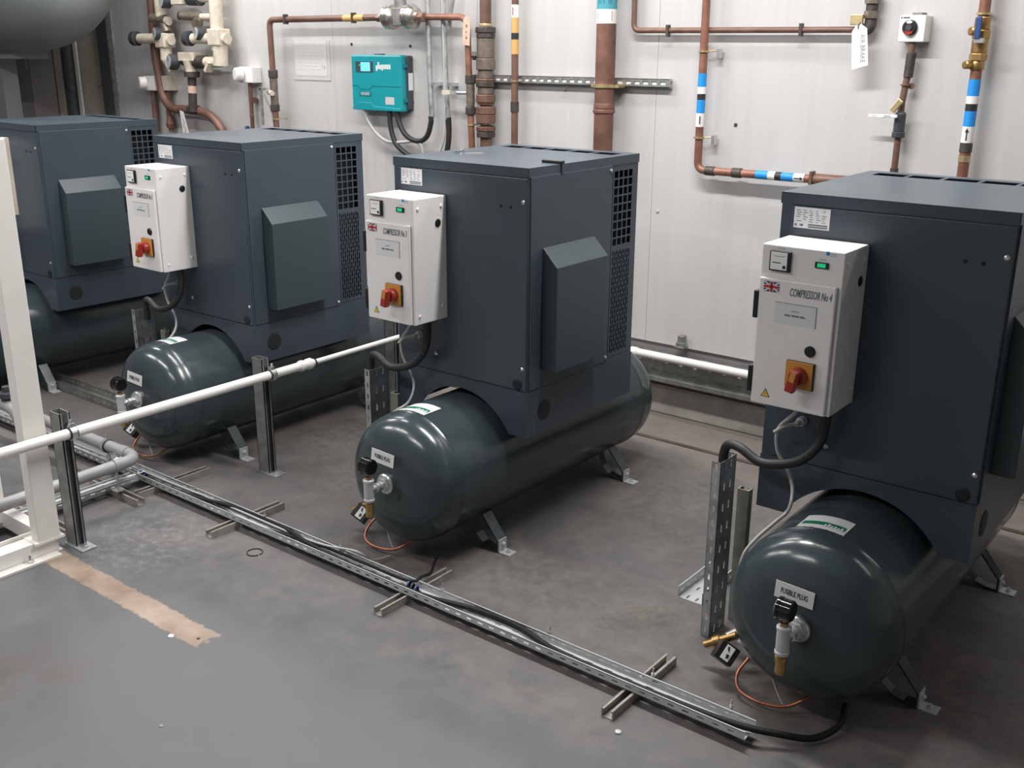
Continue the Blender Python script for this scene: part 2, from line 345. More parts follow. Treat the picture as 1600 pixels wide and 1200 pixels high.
def make_compressor():
    root = thing('air_compressor', (0, 0, 0), '', 'compressor', 'air compressors in a row')
    P = root
    # --- cabinet body with an open grille bay on the right side
    b = MB(); gy0, gy1, gz0, gz1 = .555, .708, .672, 1.450
    x0, x1, y0, y1, z0, z1 = -CW, 0, 0, CD, ZS, 1.466
    q = lambda *p: b.add(p, [(0, 1, 2, 3)])
    q((x0, y0, z0), (x1, y0, z0), (x1, y0, z1), (x0, y0, z1)); q((x0, y1, z0), (x0, y1, z1), (x1, y1, z1), (x1, y1, z0))
    q((x0, y0, z0), (x0, y0, z1), (x0, y1, z1), (x0, y1, z0)); q((x0, y0, z0), (x0, y1, z0), (x1, y1, z0), (x1, y0, z0))
    q((x0, y0, z1), (x1, y0, z1), (x1, y1, z1), (x0, y1, z1))
    for (a0, a1, c0, c1) in ((y0, gy0, z0, z1), (gy1, y1, z0, z1), (gy0, gy1, z0, gz0), (gy0, gy1, gz1, z1)):
        q((x1, a0, c0), (x1, a1, c0), (x1, a1, c1), (x1, a0, c1))
    body = b.build('cabinet', 'slate_paint', P)
    inn = MB()
    inn.add([(-.055, gy0, gz0), (-.055, gy1, gz0), (-.055, gy1, gz1), (-.055, gy0, gz1), (0, gy0, gz0), (0, gy1, gz0), (0, gy1, gz1), (0, gy0, gz1)],
            [(0, 1, 2, 3), (0, 4, 5, 1), (1, 5, 6, 2), (2, 6, 7, 3), (3, 7, 4, 0)])
    inn.build('grille_bay', 'void', body)
    # punched grille: squares above, staggered slots below
    g = MB(); uc = []; n = 4; w = (gy1 - gy0 - .012); 
    for k in range(n): a = .008 + k * (w / n); uc += [a, a + w / n - .007]
    uc = [0] + uc + [gy1 - gy0]; rows = 9; H0 = 1.137 - gz0; vc = [H0]; hh = (gz1 - 1.137 - .006) / rows
    for k in range(rows): a = H0 + .004 + k * hh; vc += [a, a + hh - .006]
    vc.append(gz1 - gz0)
    g.sheet((-.001, gy0, gz0), (0, 1, 0), (0, 0, 1), uc, vc, lambda i, j: i % 2 == 1 and j % 2 == 1, .003)
    uc = []; n = 10
    for k in range(n): a = .010 + k * (w - .006) / n; uc += [a, a + .0085]
    uc = [0] + uc + [gy1 - gy0]; half = .0205; nr = 21; vc = [0]
    for k in range(nr + 1): a = .012 + k * half; vc += [a, a + .005]
    vc.append(H0)
    def slot(i, j):
        if i % 2 == 0 or j < 1 or j >= len(vc) - 2: return False
        c = i // 2; k = (j - 1) // 2; web = (j - 1) % 2 == 0
        return not (web and (k + c) % 2 == 0)
    g.sheet((-.001, gy0, gz0), (0, 1, 0), (0, 0, 1), uc, vc, slot, .003)
    g.build('side_grille', 'slate_paint', P)
    # front panel, side panel, skirt, lid, hood
    MB().box(-.637, -.001, -.006, .0, ZS + .004, 1.462).build('front_panel', 'slate_paint', P, bevel=.002)
    MB().box(-.001, .005, .010, .545, ZS + .004, 1.467).build('side_panel', 'slate_paint', P, bevel=.002)
    sk = MB(); ar = .286
    a0 = math.asin((ZB - TZ) / ar); arc = [(TX + ar * math.cos(a), TZ + ar * math.sin(a)) for a in frange(math.pi - a0, a0, 22)]
    ar2 = TR + .004; a2 = math.asin((ZB - TZ) / ar2); arc2 = [(TX + ar2 * math.cos(a), TZ + ar2 * math.sin(a)) for a in frange(math.pi - a2, a2, 22)]
    poly = [(-CW - .002, ZB)] + arc + [(.002, ZB), (.002, ZS), (-CW - .002, ZS)]
    for (ya, yb) in ((-.004, .012), (CD - .012, CD + .002)):
        n = len(arc)
        # strips between the arch and the top edge, so that the concave outline stays clean
        pts = [(-CW - .002, ZB)] + (arc if ya < .1 else arc2) + [(.002, ZB)]
        for i in range(len(pts) - 1):
            (xa, za), (xb, zb) = pts[i], pts[i + 1]
            if xb - xa < 1e-6: continue
            sk.add([(xa, ya, za), (xb, ya, zb), (xb, ya, ZS), (xa, ya, ZS), (xa, yb, za), (xb, yb, zb), (xb, yb, ZS), (xa, yb, ZS)],
                   [(0, 1, 2, 3), (4, 7, 6, 5), (0, 4, 5, 1), (3, 2, 6, 7)] + ([(0, 3, 7, 4)] if i == 0 else []) + ([(1, 5, 6, 2)] if i == len(pts) - 2 else []))
    sk.box(-.012, .002, .012, CD - .012, ZB, ZS); sk.box(-CW - .002, -CW + .012, .012, CD - .012, ZB, ZS)
    skirt = sk.build('skirt', 'slate_paint', P)
    MB().lathe([(.041, 0), (.041, .0015), (.034, .003)], (.002, .110, .561), (1, 0, 0), 28).build('blanking_plug', 'dark_disc', P)
    MB().lathe([(.021, 0), (.021, .003), (.016, .005)], (-.041, -.006, .683), (0, -1, 0), 24).build('blanking_plug', 'dark_disc', P)
    lid = MB(); ux = [-CW - .003]; pit = .118
    for k in range(5): a = -.622 + k * pit; ux += [a, a + pit - .012]
    ux.append(.003)
    lid.sheet((0, 0, 1.497), (1, 0, 0), (0, 1, 0), ux, [-.003, .612, .690, CD + .003], lambda i, j: i % 2 == 1 and j == 1, .003)
    lid.box(-CW - .003, .003, -.003, .0, 1.466, 1.4975); lid.box(-CW - .003, .003, CD, CD + .003, 1.466, 1.4975)
    lid.box(-CW - .003, -CW, -.003, CD + .003, 1.466, 1.4975); lid.box(.0, .003, -.003, CD + .003, 1.466, 1.4975)
    lid = lid.build('lid', 'slate_paint', P)
    MB().box(-.66, -.02, .60, .72, 1.468, 1.472).build('vent_mesh', 'void', lid)
    MB().prism([(0.005, .728), (.072, .728), (.072, 1.133), (.005, 1.203)], 'y', .086, .426).build('side_hood', 'hood_paint', P, bevel=.002)
    for (y, z) in ((.532, 1.447), (.532, .678)):
        MB().lathe([(.0075, 0), (.0075, .003), (.004, .006)], (.005, y, z), (1, 0, 0), 12).build('screw', 'zinc', P)
    for (x, z) in ((-.017, 1.378), (-.016, .748), (-.457, .731)):
        MB().lathe([(.0085, 0), (.0085, .003), (.004, .006)], (x, -.006, z), (0, -1, 0), 12).build('screw', 'zinc', P)
    for x in (-.122, -.075): MB().lathe([(.006, 0), (.006, .001)], (x, -.006, 1.356), (0, -1, 0), 12).build('screw_hole', 'void', P)
    lab = MB().box(-.632, -.521, -.0075, -.006, 1.396, 1.458).build('rating_label', 'paper', P)
    k = MB(); 
    for r_ in range(6):
        for c_ in range(5):
            if random.random() < .75: x = -.626 + c_ * .020 + random.random() * .004; z = 1.450 - r_ * .0065; k.box(x, x + .006 + random.random() * .009, -.0082, -.0075, z - .0018, z)
    k.box(-.586, -.527, -.0082, -.0075, 1.399, 1.4035); k.box(-.586, -.527, -.0082, -.0075, 1.4055, 1.410); k.box(-.628, -.622, -.0082, -.0075, 1.402, 1.408); k.box(-.612, -.602, -.0082, -.0075, 1.402, 1.408)
    pr = k.build('print', 'ink_grey', lab); lab.location = (.007, 0, .002)
    # --- tank
    prof = []
    for s_ in frange(0, 1, 18):
        t = math.sin(s_ * math.pi / 2); r = TR * (1 - (1 - s_) ** 1.0 * 0) if False else TR * math.sin(s_ * math.pi / 2)
        prof.append((r, dome_y(r) if s_ < 1 else SEAM))
    prof += [(TR + .0015, SEAM + .002), (TR + .0015, SEAM + .012), (TR, SEAM + .014), (TR, TBACK - .194), (TR + .0015, TBACK - .192), (TR + .0015, TBACK - .182), (TR, TBACK - .18)]
    for s_ in frange(0, 1, 14)[1:]:
        r = TR * math.cos(s_ * math.pi / 2); prof.append((r, TBACK - .18 + .18 * (1 - (r / TR) ** PW) ** (1 / PW)))
    tank = MB().lathe(prof, (TX, 0, TZ), (0, 1, 0), 72).build('tank', 'tank_paint', P, smooth=35)
    # wrap-around sticker on top of the tank
    def patch(a0, a1, y0, y1, dr, n=10):
        m = MB(); vs = []
        for a in frange(a0, a1, n):
            for y in (y0, y1): vs.append((TX + (TR + dr) * math.sin(R(a)), y, TZ + (TR + dr) * math.cos(R(a))))
        return m.add(vs, [(2 * i, 2 * i + 2, 2 * i + 3, 2 * i + 1) for i in range(n)])
    st = patch(-21, 11, -.276, -.176, .0015).build('tank_sticker', 'paper', tank, label='white sticker with a green band')
    patch(-19.5, 9.5, -.250, -.226, .0022).build('green_band', 'green_print', st)
    m = MB()
    for i, a in enumerate((-4, -1.8, .4, 2.6, 4.8, 6.8)):
        pp = patch(a, a + 1.5, -.256, -.256 + (.014, .020, .012, .016, .012, .018)[i], .0028, 2); m.add(pp.v, pp.f)
    m.build('print', 'paper', st)
    # fusible plug label, plug and fittings on the front dome
    zt_, zb_ = .463, .415; yt, yb_ = dome_y(zt_ - TZ) - .003, dome_y(zb_ - TZ) - .003
    V = Vector((0, yt - yb_, zt_ - zb_)); cx_ = -.345
    pl = MB(); nrm = Vector((1, 0, 0)).cross(V).normalized()
    c4 = [Vector((cx_ - .058, yb_, zb_ + .003)), Vector((cx_ + .058, yb_, zb_ - .003)), Vector((cx_ + .058, yt, zt_ - .003)), Vector((cx_ - .058, yt, zt_ + .003))]
    pl.add(c4 + [v + nrm * .002 for v in c4], [(3, 2, 1, 0), (4, 5, 6, 7), (0, 1, 5, 4), (1, 2, 6, 5), (2, 3, 7, 6), (3, 0, 4, 7)])
    pl = pl.build('name_plate', 'paper', tank, label='small pale plate reading FUSIBLE PLUG')
    text_mb('FUSIBLE PLUG', .022, (c4[0] + c4[2]) / 2 + nrm * .0028, Vector((1, 0, -.05)), V, sx=.60, bold=.012).build('lettering', 'ink', pl)
    px, pz, py = -.324, .343, APEX + .003
    MB().lathe([(.038, .006), (.040, 0), (.040, -.014), (.036, -.018), (.024, -.018), (.024, -.030), (.018, -.030), (.018, -.062), (.013, -.064), (.013, -.090)], (px, py, pz), (0, 1, 0), 24).build('plug_flange', 'zinc', tank, smooth=30)
    hx = MB().lathe([(.028, -.018), (.028, -.031)], (px, py, pz), (0, 1, 0), 6).build('hex_nut', 'zinc', tank)
    gx, gy_ = -.330, py - .090
    MB().lathe([(.016, 0), (.021, .004), (.021, .012), (.019, .014), (.019, .078), (.021, .080), (.021, .088), (.016, .092)], (gx, gy_, .296), (0, 0, 1), 20).build('tee_fitting', 'galvanised_pale', tank, smooth=30)
    sv = MB().lathe([(.012, -.062), (.0155, -.058), (.0155, -.020), (.018, -.018), (.018, -.006), (.014, -.004), (.014, .004)], (gx, gy_, .296), (0, 0, 1), 14).build('safety_valve', 'brass', tank, smooth=30)
    MB().lathe([(.011, 0), (.013, .006), (.013, .014), (.008, .016), (.008, .034)], (gx, gy_, .384), (0, 0, 1), 6).build('gauge_stem', 'brass', tank)
    gg = MB().lathe([(.0, .022), (.027, .022), (.031, .018), (.031, -.012), (.033, -.013), (.033, -.022), (.030, -.023), (.0, -.019)], (gx, gy_, .437), (1, 0, 0), 30).build('pressure_gauge', 'black_gloss', tank, smooth=30, label='round black pressure gauge')
    MB().lathe([(.0305, -.0235), (.0305, -.0225), (.0, -.0225)], (gx, gy_, .437), (1, 0, 0), 26).build('dial', 'paper_white', gg)
    # --- feet
    for fy in (-.075, .838):
        for s_ in (1, -1):
            X = lambda v: TX + s_ * (v + .003)
            m = MB(); path = [(X(.185), .142), (X(.262), .05), (X(.262), .004)]; th = .006
            w0, w1 = fy - .026, fy + .026
            o2 = [(X(.185 + th), .146), (X(.262 + th), .052), (X(.262 + th), .004)]
            for i in range(2):
                (ax, az), (bx, bz), (cx, cz), (dx, dz) = path[i], path[i + 1], o2[i + 1], o2[i]
                m.add([(ax, w0, az), (bx, w0, bz), (cx, w0, cz), (dx, w0, dz), (ax, w1, az), (bx, w1, bz), (cx, w1, cz), (dx, w1, dz)],
                      [(0, 1, 2, 3), (4, 7, 6, 5), (0, 4, 5, 1), (3, 2, 6, 7), (0, 3, 7, 4), (1, 5, 6, 2)])
            gp = [(X(.262), .003), (X(.225), .004), (X(.185), .016), (X(.150), .045), (X(.125), .110)]
            for (ax, az), (bx, bz) in zip(gp[:-1], gp[1:]):
                m.add([(ax, w0 + .006, az), (bx, w0 + .006, bz), (bx, w1 - .006, bz), (ax, w1 - .006, az), (ax, w0 + .006, az + .005), (bx, w0 + .006, bz + .005), (bx, w1 - .006, bz + .005), (ax, w1 - .006, az + .005)],
                      [(3, 2, 1, 0), (4, 5, 6, 7), (0, 1, 5, 4), (2, 3, 7, 6)])
            leg = m.build('leg', 'tank_paint', tank)
            br = MB(); a, b2 = sorted((X(.268), X(.273))); br.box(a, b2, w0 + .002, w1 - .002, 0, .055); a, b2 = sorted((X(.268), X(.325))); br.box(a, b2, w0 + .002, w1 - .002, 0, .005)
            a = X(.300); br.lathe([(.009, 0), (.009, .007), (.005, .008), (.005, .014)], (a, fy, .005), (0, 0, 1), 6); br.lathe([(.008, 0), (.008, .006), (.004, .012)], (X(.273), fy, .035), (s_, 0, 0), 6)
            br.build('foot_bracket', 'galvanised_pale', leg)
    # --- drain valve low on the left of the dome
    dv = MB().lathe([(.012, -.01), (.012, .02), (.018, .022), (.018, .045), (.013, .047), (.013, .10)], (-.675, -.285, .080), (.62, .25, .35), 14).build('drain_valve', 'brass', P, smooth=30)
    MB().tube([(-.620, -.26, .112), (-.56, -.18, .15), (-.52, -.14, .175)], .016).build('valve_pipe', 'galvanised_dull', dv, smooth=50)
    Mx = Matrix.Translation((-.592, -.325, .098)) @ Matrix.Rotation(R(38), 4, 'Z') @ Matrix.Rotation(R(-32), 4, 'X') @ Matrix.Rotation(R(36), 4, 'Y')
    coil = MB().box(-.032, .032, -.03, .03, -.03, .03, Mx).build('valve_coil', 'black_plastic', dv, bevel=.003)
    MB().box(-.013, .015, -.0315, -.03, -.024, .024, Mx).build('coil_label', 'paper_white', coil)
    MB().add([Mx @ Vector(p) for p in ((-.009, -.0325, .018), (-.002, -.0325, .020), (.004, -.0325, .004), (-.003, -.0325, .007))], [(0, 1, 2, 3)]).add([Mx @ Vector(p) for p in ((-.001, -.0325, -.004), (.009, -.0325, -.002), (.011, -.0325, -.013), (.003, -.0325, -.018))], [(0, 1, 2, 3)]).build('coil_print', 'ink', coil)
    MB().cyl(Mx @ Vector((0, .03, 0)), Mx @ Vector((.02, .075, .02)), .022, .017).build('solenoid', 'black_plastic', dv, smooth=40)
    MB().tube(spline([(-.52, -.31, .10), (-.535, -.35, .06), (-.51, -.385, .030), (-.44, -.395, .022), (-.36, -.375, .030), (-.30, -.33, .07)]), .0055, 8).build('copper_tube', 'copper_bright', P, smooth=60)
    MB().tube(spline([(-.425, -.35, .10), (-.40, -.36, .06), (-.37, -.37, .022)]), .003, 6).build('drain_line', 'grey_cable', P, smooth=60)
    # --- control box
    xl, xr, zb2, zt2 = -.648, -.402, .892, 1.373
    cb = MB().box(xl, xr, -.190, -.006, zb2, zt2).build('control_box', 'white_enamel', P, bevel=.003, label='white control box bolted to the front')
    fz = -.2035
    door = MB().box(xl + .004, xr - .011, -.203, -.191, zb2 + .002, 1.277).build('box_door', 'white_enamel', cb, bevel=.004)
    # ammeter
    am = MB().box(-.621, -.557, -.199, -.190, 1.299, 1.358).build('ammeter', 'black_plastic', cb, bevel=.002)
    MB().box(-.616, -.566, -.2005, -.199, 1.304, 1.354).build('ammeter_face', 'paper_white', cb)
    MB().box(-.610, -.585, -.2012, -.2005, 1.323, 1.3255).box(-.606, -.572, -.2012, -.2005, 1.343, 1.3438).lathe([(.005, 0), (.005, .0015)], (-.574, -.2005, 1.313), (0, -1, 0), 12).build('ammeter_print', 'ink', cb)
    MB().box(-.600, -.578, -.1906, -.19, 1.3635, 1.3655).build('small_print', 'ink_faint', cb); MB().box(-.475, -.455, -.1906, -.19, 1.3465, 1.3485).build('small_print', 'ink_faint', cb)
    MB().box(-.486, -.446, -.194, -.190, 1.322, 1.340).build('lamp_bezel', 'black_plastic', cb, bevel=.001)
    MB().box(-.478, -.454, -.196, -.194, 1.3255, 1.3365).build('indicator_lamp', 'green_lamp', cb, label='lit green indicator lamp')
    MB().lathe([(.006, 0), (.006, .0006)], (-.452, -.19, 1.366), (0, -1, 0), 14).build('logo', 'logo_blue', cb)
    MB().box(-.444, -.428, -.1906, -.19, 1.3635, 1.3665).box(-.444, -.424, -.1906, -.19, 1.3585, 1.3605).build('logo_print', 'ink_faint', cb)
    # flag sticker
    fx0, fx1, fz0, fz1 = -.629, -.581, 1.238, 1.268
    MB().box(fx0, fx1, fz, fz + .0006, fz0, fz1).build('flag_sticker', 'flag_blue', cb)
    fc = ((fx0 + fx1) / 2, (fz0 + fz1) / 2); w_ = MB(); 
    for sg in (1, -1):
        for (hw) in (.0028,):
            d = Vector((fx1 - fx0, 0, sg * (fz1 - fz0))); n = Vector((-d.z, 0, d.x)).normalized() * hw
            a = Vector((fx0, fz - .0002, fz0 if sg > 0 else fz1)); c = a + d
            w_.add([a, a + n * 1, c + n * 1, c], [(0, 1, 2, 3)]); w_.add([a, a - n, c - n, c], [(0, 3, 2, 1)])
    w_.box(fc[0] - .006, fc[0] + .006, fz - .0005, fz, fz0, fz1).box(fx0, fx1, fz - .0005, fz, fc[1] - .0055, fc[1] + .0055)
    w_.build('flag_white', 'flag_white', cb)
    MB().box(fc[0] - .0038, fc[0] + .0038, fz - .001, fz - .0005, fz0, fz1).box(fx0, fx1, fz - .001, fz - .0005, fc[1] - .0034, fc[1] + .0034).build('flag_cross', 'flag_red', cb)
    MB().box(-.590, -.463, fz, fz + .0008, 1.149, 1.212).build('paper_label', 'paper', cb)
    MB().box(-.590, -.463, fz - .0004, fz, 1.2105, 1.2120).box(-.4650, -.463, fz - .0006, fz, 1.149, 1.212).build('label_edge', 'ink_grey', cb)
    k = MB()
    for i in range(8): k.box(-.540 + i * .0032, -.540 + i * .0032 + .0023, fz - .0005, fz, 1.188, 1.188 + random.choice((.0035, .005)))
    k.build('label_print', 'ink_faint', cb)
    k = MB()
    for i in range(22):
        if i in (6, 15): continue
        k.box(-.558 + i * .0029, -.558 + i * .0029 + .0022, fz - .0005, fz, 1.174, 1.174 + random.choice((.004, .0055, .004, .0065)))
    k.build('label_line', 'ink_grey', cb)
    MB().lathe([(.0165, 0), (.0165, .003), (.014, .006)], (-.472, -.203, 1.081), (0, -1, 0), 22).build('door_button', 'black_plastic', cb, smooth=30)
    sw = MB().box(-.537, -.452, -.210, -.203, .966, 1.047).build('switch_shadow_plate', 'black_plastic', cb)  # black plate peeking past the amber one, painted in as its shadow
    MB().box(-.537, -.454, -.215, -.210, .968, 1.047).build('switch_plate', 'amber', cb, bevel=.002)
    MB().lathe([(.027, 0), (.027, .016), (.024, .024), (.022, .026)], (-.494, -.215, 1.006), (0, -1, 0), 24).build('rotary_switch', 'red_switch', cb, smooth=30, label='red rotary isolator switch')
    Mk = Matrix.Translation((-.494, -.241, 1.006)) @ Matrix.Rotation(R(12), 4, 'Y')
    MB().box(-.014, .014, -.026, .0, -.040, .027, Mk).build('switch_grip', 'red_switch', cb, bevel=.004)
    MB().box(-.008, .008, -.0275, -.026, -.006, .024, Mk).build('switch_pointer', 'amber', cb)
    MB().prism([(-.612, .919), (-.583, .919), (-.5975, .946)], 'y', fz, fz + .0005).build('warning_triangle', 'ink', cb)
    MB().prism([(-.6085, .921), (-.5865, .921), (-.5975, .9415)], 'y', fz - .0004, fz).build('warning_sign', 'yellow', cb)
    MB().prism([(-.5985, .9245), (-.5955, .930), (-.5985, .931), (-.5965, .937), (-.5995, .930), (-.5972, .929)], 'y', fz - .0008, fz - .0004).build('warning_mark', 'ink', cb)
    for z in (1.195, .967): MB().box(xl - .010, xl + .004, -.205, -.178, z - .041, z + .041).build('hinge', 'black_plastic', cb, bevel=.002)
    for (y, z, r, mm) in ((-.165, 1.335, .007, 'white_enamel'), (-.035, 1.335, .007, 'white_enamel'), (-.055, 1.272, .0155, 'black_plastic'), (-.165, .925, .006, 'white_enamel'), (-.035, .945, .007, 'white_enamel')):
        MB().lathe([(r, 0), (r, .002), (r * .7, .004)], (xr, y, z), (1, 0, 0), 16).build('side_plug', mm, cb)
    # --- cables below the box
    MB().tube(spline([(-.440, -.075, .893), (-.440, -.075, .83), (-.450, -.082, .765), (-.495, -.095, .705), (-.56, -.10, .675), (-.63, -.10, .665), (-.70, -.09, .690), (-.745, -.08, .690), (-.768, -.07, .655), (-.770, -.07, .58)], 8), .0155, 10).build('power_cable', 'black_rubber', P, smooth=60)
    MB().tube(spline([(-.515, -.08, .893), (-.540, -.075, .84), (-.590, -.07, .775), (-.590, -.06, .70), (-.552, -.055, .64), (-.525, -.07, .585), (-.513, -.12, .538), (-.530, -.18, .512), (-.562, -.23, .468), (-.585, -.26, .42), (-.595, -.27, .35)], 8), .006, 8).build('signal_cable', 'grey_cable', P, smooth=60)
    MB().lathe([(.015, 0), (.015, .02), (.009, .022), (.009, .04)], (-.535, -.008, .80), (-.2, -1, -.1), 14).build('cable_gland', 'light_grey', P, smooth=30)
    MB().tube(spline([(-.538, -.045, .797), (-.57, -.07, .79), (-.60, -.075, .765)]), .006, 8).build('gland_cable', 'grey_cable', P, smooth=60)
    return root, cb

proto, proto_cb = make_compressor()
COMP = [(-3.3065, -.0593, -.0197, .010, '1', 'slate grey air compressor at the far left, half hidden by the white frame post'),
        (-1.5995, -.0204, .0041, .010, '2', 'slate grey air compressor second from the left, behind the white rail and strut post'),
        (0, 0, 0, .010, '3', 'slate grey air compressor third from the left, black latch on its lid edge'),
        (1.6395, -.0019, .0040, .013, '4', 'slate grey air compressor nearest the viewer at the right edge, marked No 4')]
comps = []
for i, (x, y, a, bx, num, lab) in enumerate(COMP):
    o = proto if i == 0 else copy_tree(proto)
    comps.append(o)
for o, (x, y, a, bx, num, lab) in zip(comps, COMP):
    o.location = (x, y, 0); o.rotation_euler = (0, 0, a); o['label'] = lab
    cb = [c for c in o.children if c.name.startswith('control_box')][0]; cb.location.x = bx
    text_mb('COMPRESSOR No ' + num, .033, (-.487, -.2036, 1.244), *FRONT, shear=.22, sx=.44, bold=.012).build('lettering', 'ink_grey', cb)

# black latch and spanner on the third compressor
t = thing('lid_latch', (0, .205, 1.5), 'black T-shaped latch key over the lid edge of the third compressor', 'latch')
MB().box(-.085, .010, -.016, .004, .0, .012).build('grip', 'black_plastic', t, bevel=.003)
MB().box(.003, .009, -.012, .0, -.036, .006).build('blade', 'slate_paint', t)
t = thing('spanner', (-.548, .325, 1.5), 'small chrome spanner lying on top of the third compressor', 'tool')
Ms = Matrix.Rotation(R(55), 4, 'Z')
MB().box(-.055, .055, -.007, .007, 0, .006, Ms).build('shank', 'chrome', t, bevel=.002)
MB().lathe([(.014, 0), (.014, .009), (.010, .010)], Ms @ Vector((-.06, 0, 0)), (0, 0, 1), 16).build('ring_end', 'chrome', t)
MB().lathe([(.013, 0), (.013, .008), (.009, .009)], Ms @ Vector((-.035, .004, .004)), (0, 0, 1), 6).build('jaw', 'chrome', t)

# ------------------------------------------------------------------ cable tray, struts
def slot_cuts(L, pitch, slot, off=.0):
    c = [0]; p = off
    while p + slot < L - .005: c += [p + .008, p + .008 + slot]; p += pitch
    return c + [L]
def tray_mb(L, W, H, t=.0015, pitch=.075, slot=.026):
    # along +x, base at z = 0, between y = 0 and y = W, returned lips on top
    m = MB(); c = slot_cuts(L, pitch, slot)
    m.sheet((0, 0, 0), (1, 0, 0), (0, 1, 0), c, [0, W * .28, W * .28 + .008, W * .72 - .008, W * .72, W], lambda i, j: i % 2 == 1 and j in (1, 3), t)
    cf = slot_cuts(L, pitch * .66, slot * .8, .01)
    for (y, s) in ((0, 1), (W, -1)):
        m.sheet((0, y, 0), (1, 0, 0), (0, 0, 1), cf, [0, H * .38, H * .62, H], lambda i, j: i % 2 == 1 and j == 1, -t * s)
        m.box(0, L, min(y, y + s * .006), max(y, y + s * .006), H - t, H)
    return m
def tray(name, L, W, H, M, label, cat='cable tray', mtl='galvanised_pale', group=None):
    o = tray_mb(L, W, H).build(name, mtl); o.matrix_world = M; return tag(o, label, cat, group)
TZ0 = .031
tray('cable_tray', 3.14, .076, .026, Matrix.Translation((-1.905, -.668, TZ0)), 'long perforated cable tray on floor struts in front of the compressors')
tray('cable_tray', 1.75, .076, .026, Matrix.Translation((-3.66, -.655, TZ0)), 'perforated cable tray running left from the tray corner under grey pipe')
tray('cable_tray', 1.15, .075, .022, Matrix.Translation((-1.855, -.672, TZ0)) @ Matrix.Rotation(R(-90), 4, 'Z'), 'short cable tray branching toward the viewer beside the white frame')
tray('cable_tray', 1.25, .10, .045, Matrix.Translation((-3.66, -.10, .0)), 'perforated cable tray on the floor between the two left compressors', mtl='galvanised_dull')
# support struts (open channel, 41 mm)
def strut_mb(L, w=.041, h=.030, t=.0035, lip=.009):
    m = MB(); m.box(0, w, 0, L, 0, t)
    for (a, b, c, d) in ((0, t, 0, lip), (w - t, w, w - lip, w)):
        m.box(a, b, 0, L, t, h); m.box(c, d, 0, L, h - t, h)
    return m
sm = strut_mb(.378).mesh('floor_strut', 'strut_zinc')
for (x, y, rz, lab) in ((.845, -.762, 0, 'steel channel strut crossing under the tray beside the right-hand compressor'), (-.125, -.765, 0, 'steel channel strut crossing under the tray before the third compressor'),
                        (-1.115, -.755, 0, 'steel channel strut crossing under the tray between two left compressors'), (-1.86, -.26, 0, None)):
    if lab is None: continue
    o = bpy.data.objects.new('floor_strut', sm); COL.objects.link(o); o.location = (x, y, 0); o.rotation_euler.z = rz; tag(o, lab, 'strut', 'struts under the cable tray')
for (x, y, rz, lab) in ((-1.595, -.765, 90, 'steel channel strut under the threaded rod of the grey pipe'), (-1.56, -1.12, 90, 'steel channel strut half hidden behind the near strut post'), (-1.70, -.71, 0, 'steel channel strut beside the grey pipe elbow')):
    o = bpy.data.objects.new('floor_strut', sm); COL.objects.link(o); o.location = (x, y, 0); o.rotation_euler.z = R(rz); tag(o, lab, 'strut', 'struts under the cable tray')
# cables lying in the tray
def cable(name, pts, r, m, lab, n=8): return tag(MB().tube(spline(pts, n), r, 8).build(name, m, smooth=60), lab, 'cable')
zc_ = TZ0 + .016
cable('power_cable', [(-1.85, -.650, zc_ - .004), (-1.55, -.652, zc_ - .004), (-1.35, -.640, zc_), (-1.15, -.604, zc_), (-.85, -.603, zc_), (-.62, -.640, zc_), (-.30, -.652, zc_ - .004), (-.02, -.652, zc_), (.18, -.612, zc_), (.36, -.604, zc_), (.55, -.645, zc_), (.80, -.652, zc_), (1.02, -.648, zc_), (1.2, -.638, zc_ + .004), (1.30, -.595, .042), (1.38, -.52, .020), (1.42, -.43, .03), (1.41, -.36, .06)], .0100, 'black_cable', 'thick black cable weaving along the tray to the right-hand compressor')
cable('power_cable', [(-1.80, -.612, zc_ - .004), (-1.45, -.606, zc_ - .004), (-1.18, -.640, zc_ - .004), (-.95, -.650, zc_ - .004), (-.66, -.610, zc_ - .004), (-.38, -.606, zc_), (-.14, -.612, zc_ + .008), (-.12, -.56, zc_ + .01), (-.15, -.48, .03), (-.19, -.42, .03), (-.20, -.38, .055)], .0060, 'black_cable', 'thinner black cable leaving the tray toward the third compressor')
cable('control_cable', [(-3.3, -.61, zc_), (-2.6, -.625, zc_), (-1.9, -.612, zc_), (-1.3, -.602, zc_), (-.7, -.604, zc_), (-.45, -.59, TZ0 + .042), (-.42, -.53, .02), (-.40, -.45, .012)], .0045, 'grey_cable', 'thin grey cable along the far side of the tray')
cable('control_cable', [(-1.815, -.62, zc_), (-1.82, -.80, zc_), (-1.815, -1.1, zc_), (-1.82, -1.6, zc_)], .009, 'galvanised_pale', 'pale conduit lying in the branch tray by the frame')
for (x, y) in ((-1.80, -.63), (-.10, -.628)):
    t = thing('cable_tie', (x, y, TZ0), 'blue-tinted cable ties bunched where cables leave the tray at ' + ('the left corner' if x < -1 else 'the third compressor'), 'cable tie')
    for k in range(3): MB().lathe([(.016, 0), (.016, .006), (.013, .006), (.013, 0)], (-.02 + .022 * k, -.004 * k, .012), (1, .2, 0), 12).build('band', 'lever_blue' if k != 1 else 'black_plastic', t)
